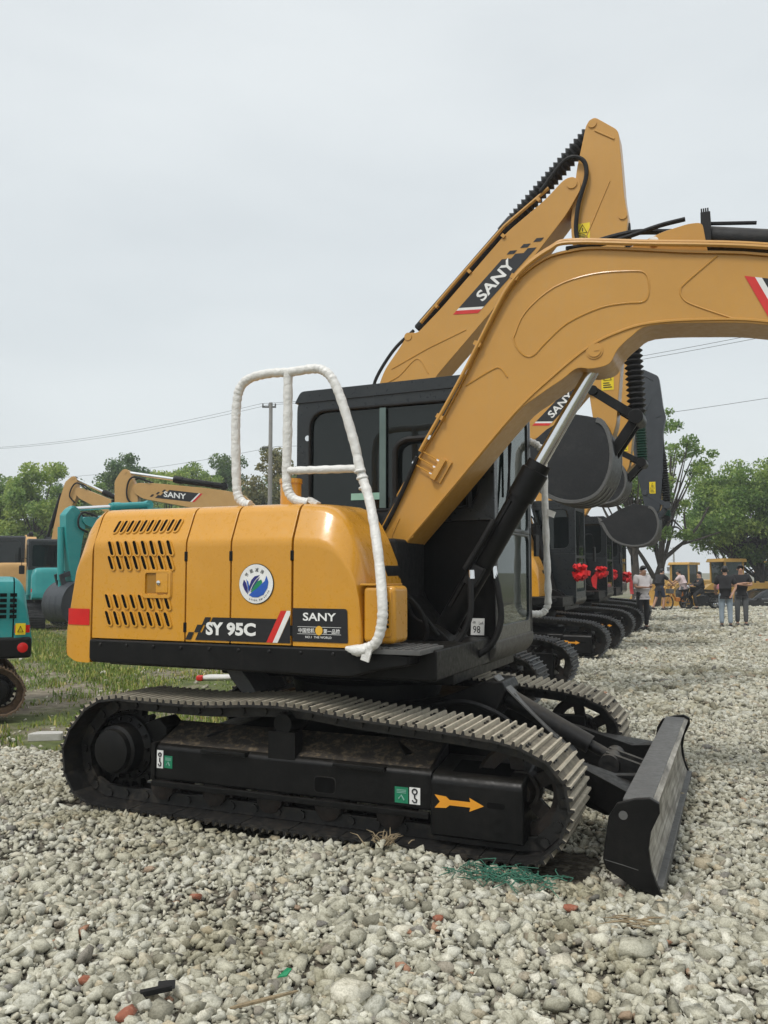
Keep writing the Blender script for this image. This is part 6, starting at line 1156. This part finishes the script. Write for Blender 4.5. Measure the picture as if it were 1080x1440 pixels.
# wheel loaders
loader_paint = paint('loader_yellow', (.50, .28, .045), .5, .05, (.32, .27, .2), .4, .12, .02, top=.2)
def loader(lab, loc, rz):
    o = thing('wheel_loader', lab, 'loader', loc, rz, 'wheel loaders parked beyond the yard'); yl = loader_paint
    m = MB(); m.prism(rnd_poly([(-2.9, .75), (-2.9, 1.75), (-2.6, 1.95), (-.75, 1.95), (-.75, .75)], .12), -.75, .75); m.prism([(-2.95, .5), (-2.95, .95), (-.2, .95), (-.2, .5)], -.62, .62); m.build('engine_hood', yl, o, bevel=.05, seg=3)
    m = MB(); m.prism(rnd_poly([(.1, .55), (.1, 1.5), (.55, 1.9), (1.0, 1.75), (1.5, 1.0), (1.5, .55)], .08), -.5, .5); m.build('front_frame', yl, o, bevel=.03)
    m = MB(); 
    for x in (-.85, .15):
        for y in (-.72, .72): m.bx(x - .05, x + .05, y - .05, y + .05, 1.7, 3.05)
    m.bx(-.9, .2, -.77, .77, 1.0, 1.75); C_ = m.build('cab', yl, o, bevel=.02); m = MB(); m.prism(rnd_poly([(-1.0, 3.05), (-.98, 3.22), (.25, 3.24), (.35, 3.05)], .05), -.88, .88); m.build('cab_roof', yl, C_, bevel=.03)
    m = MB(); m.bx(-.83, .13, -.735, -.725, 1.75, 3.05); m.bx(-.83, .13, .725, .735, 1.75, 3.05); m.bx(.145, .155, -.68, .68, 1.75, 3.05); m.bx(-.855, -.845, -.68, .68, 1.75, 3.05); m.build('cab_window', M['glassf'], C_, smooth=False)
    m = MB(); m.bx(-.6, -.2, -.3, .3, 1.4, 1.9); m.prism([(-.62, 1.85), (-.5, 1.85), (-.6, 2.6), (-.7, 2.6)], -.3, .3); m.build('driver_seat', M['cloth'], C_)
    for x in (-1.95, 1.15):
        for s in (-1, 1):
            m = MB(); m.lathe([(-.25, .35), (-.25, .66), (-.19, .74), (.19, .74), (.25, .66), (.25, .35)], (x, s * .92, .74), (0, 1, 0), 26); W = m.build('wheel', M['rubber'], o); m = MB(); m.lathe([(.0, .36), (.02, .36), (-.06, .2), (-.02, .12)], (x, s * 1.15, .74), (0, s, 0), 20); m.build('rim', yl, W)
    m = MB()
    for s in (-.42, .42): m.prism(rnd_poly([(.5, 1.85), (.75, 1.95), (1.9, 1.15), (2.5, .55), (2.4, .38), (1.7, .8), (.6, 1.6)], .06), s - .07, s + .07)
    m.tube([(.7, 0, 1.5), (1.6, 0, 1.5)], .09, 12); m.prism([(1.5, 1.75), (1.75, 1.75), (1.9, .7), (1.7, .7)], -.08, .08); m.build('lift_arm', yl, o, bevel=.015)
    m = MB(); sec = [(2.45, .85), (2.45, .45), (2.55, .18), (2.8, .06), (3.5, .05), (3.5, .09), (2.82, .12), (2.62, .24), (2.53, .48), (2.55, 1.2), (2.48, 1.2)]; m.prism(sec, -1.25, 1.25)
    for s in (-1.25, 1.21): m.prism([(2.48, 1.2), (2.45, .45), (2.55, .18), (2.8, .06), (3.5, .05), (2.9, .95)], s, s + .04)
    m.build('loader_bucket', yl, o); m = MB(); m.cyl((-1.7, .45, 1.9), (-1.7, .45, 2.5), .05, 10); m.build('exhaust_stack', M['rubber'], o); return o
L0 = loader('wheel loader with a tall glazed cab behind the two men in black', (at(1012, 45), 45.0, -1.0), R(188))
for lab, loc, rz in (('wheel loader farther back behind the man on the motorcycle', (at(957, 61), 61.0, -1.0), R(215)), ('smaller looking wheel loader behind the cyclist at the end of the row', (at(948, 66), 66.0, -1.0), R(176)), ('wheel loader showing only its yellow rear above the black car', (at(1088, 52), 52.0, -1.0), R(10))):
    c = copy_tree(L0); c.location = loc; c.rotation_euler = (0, 0, rz); c['label'] = lab

# thin summer haze in the air: one closed box round everything
hz = bpy.data.materials.new('thin_haze'); hz.use_nodes = True; hn = hz.node_tree; hn.nodes.remove(hn.nodes['Principled BSDF']); pv = hn.nodes.new('ShaderNodeVolumePrincipled'); pv.inputs['Color'].default_value = (.92, .95, .97, 1); pv.inputs['Density'].default_value = .0014; pv.inputs['Anisotropy'].default_value = .1
hn.links.new(pv.outputs[0], hn.nodes['Material Output'].inputs['Volume']); m = MB(); m.bx(-140, 140, -30, 290, -2.2, 18.5); tag(m.build('haze', hz, smooth=False), kind='stuff')
# ------------------------------------------------------------------ camera, sky, light
F_PX, TH = 1180.0, math.atan(85 / 1180)
cam = bpy.data.cameras.new('Camera'); co = bpy.data.objects.new('Camera', cam); COL.objects.link(co)
cam.sensor_fit = 'VERTICAL'; cam.sensor_height = 36; cam.sensor_width = 27; cam.lens = F_PX / 1440 * 36; cam.clip_end = 3000; cam.clip_start = .05
co.location = (0, 0, 1.5); co.rotation_euler = (PI / 2 + TH, 0, 0); S.camera = co
w = bpy.data.worlds.new('World'); S.world = w; w.use_nodes = True; nt = w.node_tree; nd, lk = nt.nodes, nt.links
EL, AZ = R(56), R(-140)   # sun elevation; direction it stands in, measured from +Y towards +X
bg = nd['Background']
sky = nd.new('ShaderNodeTexSky'); sky.sky_type = 'NISHITA'; sky.sun_disc = False; sky.sun_elevation = EL; sky.sun_rotation = AZ; sky.air_density = 1.5; sky.dust_density = 4
tc = nd.new('ShaderNodeTexCoord'); sep = nd.new('ShaderNodeSeparateXYZ'); lk.new(tc.outputs['Generated'], sep.inputs[0])
mp = nd.new('ShaderNodeMapping'); mp.inputs['Scale'].default_value = (1.2, 1.2, 3.5); lk.new(tc.outputs['Generated'], mp.inputs[0])
n1 = _noise(nd, lk, 1.6, 5, .5, mp.outputs[0])
# cloud layer: brighter overhead (standard overcast sky), faintly mottled
el = _ramp(nd, lk, sep.outputs['Z'], [(.0, (6.5, 6.92, 7.1)), (.25, (6.3, 6.72, 6.9)), (.6, (6.5, 6.85, 7.0)), (1.0, (10.5, 10.8, 10.9))])
el.color_ramp.interpolation = 'EASE'
cl = _ramp(nd, lk, n1.outputs['Fac'], [(.33, (.93, .936, .945)), (.67, (1.05, 1.048, 1.045))])
cloud = _mix(nd, lk, 1.0, el.outputs[0], cl.outputs[0], 'MULTIPLY')
col = _mix(nd, lk, .92, sky.outputs[0], cloud)
lk.new(col, bg.inputs[0]); bg.inputs[1].default_value = .1
sl = bpy.data.lights.new('sun', 'SUN'); sl.energy = 1.5; sl.angle = R(11); sl.color = (1, .965, .91); so = bpy.data.objects.new('sun', sl); COL.objects.link(so)
d = Vector((math.sin(AZ) * math.cos(EL), math.cos(AZ) * math.cos(EL), math.sin(EL))); so.rotation_euler = d.to_track_quat('Z', 'Y').to_euler(); so.location = d * 30
vs_ = S.view_settings; vs_.view_transform = 'Standard'; vs_.look = 'None'; vs_.gamma = 1; vs_.exposure = .33
S.cycles.max_bounces = 6; S.cycles.diffuse_bounces = 3; S.cycles.transparent_max_bounces = 12; S.cycles.use_denoising = True
S.render.film_transparent = False
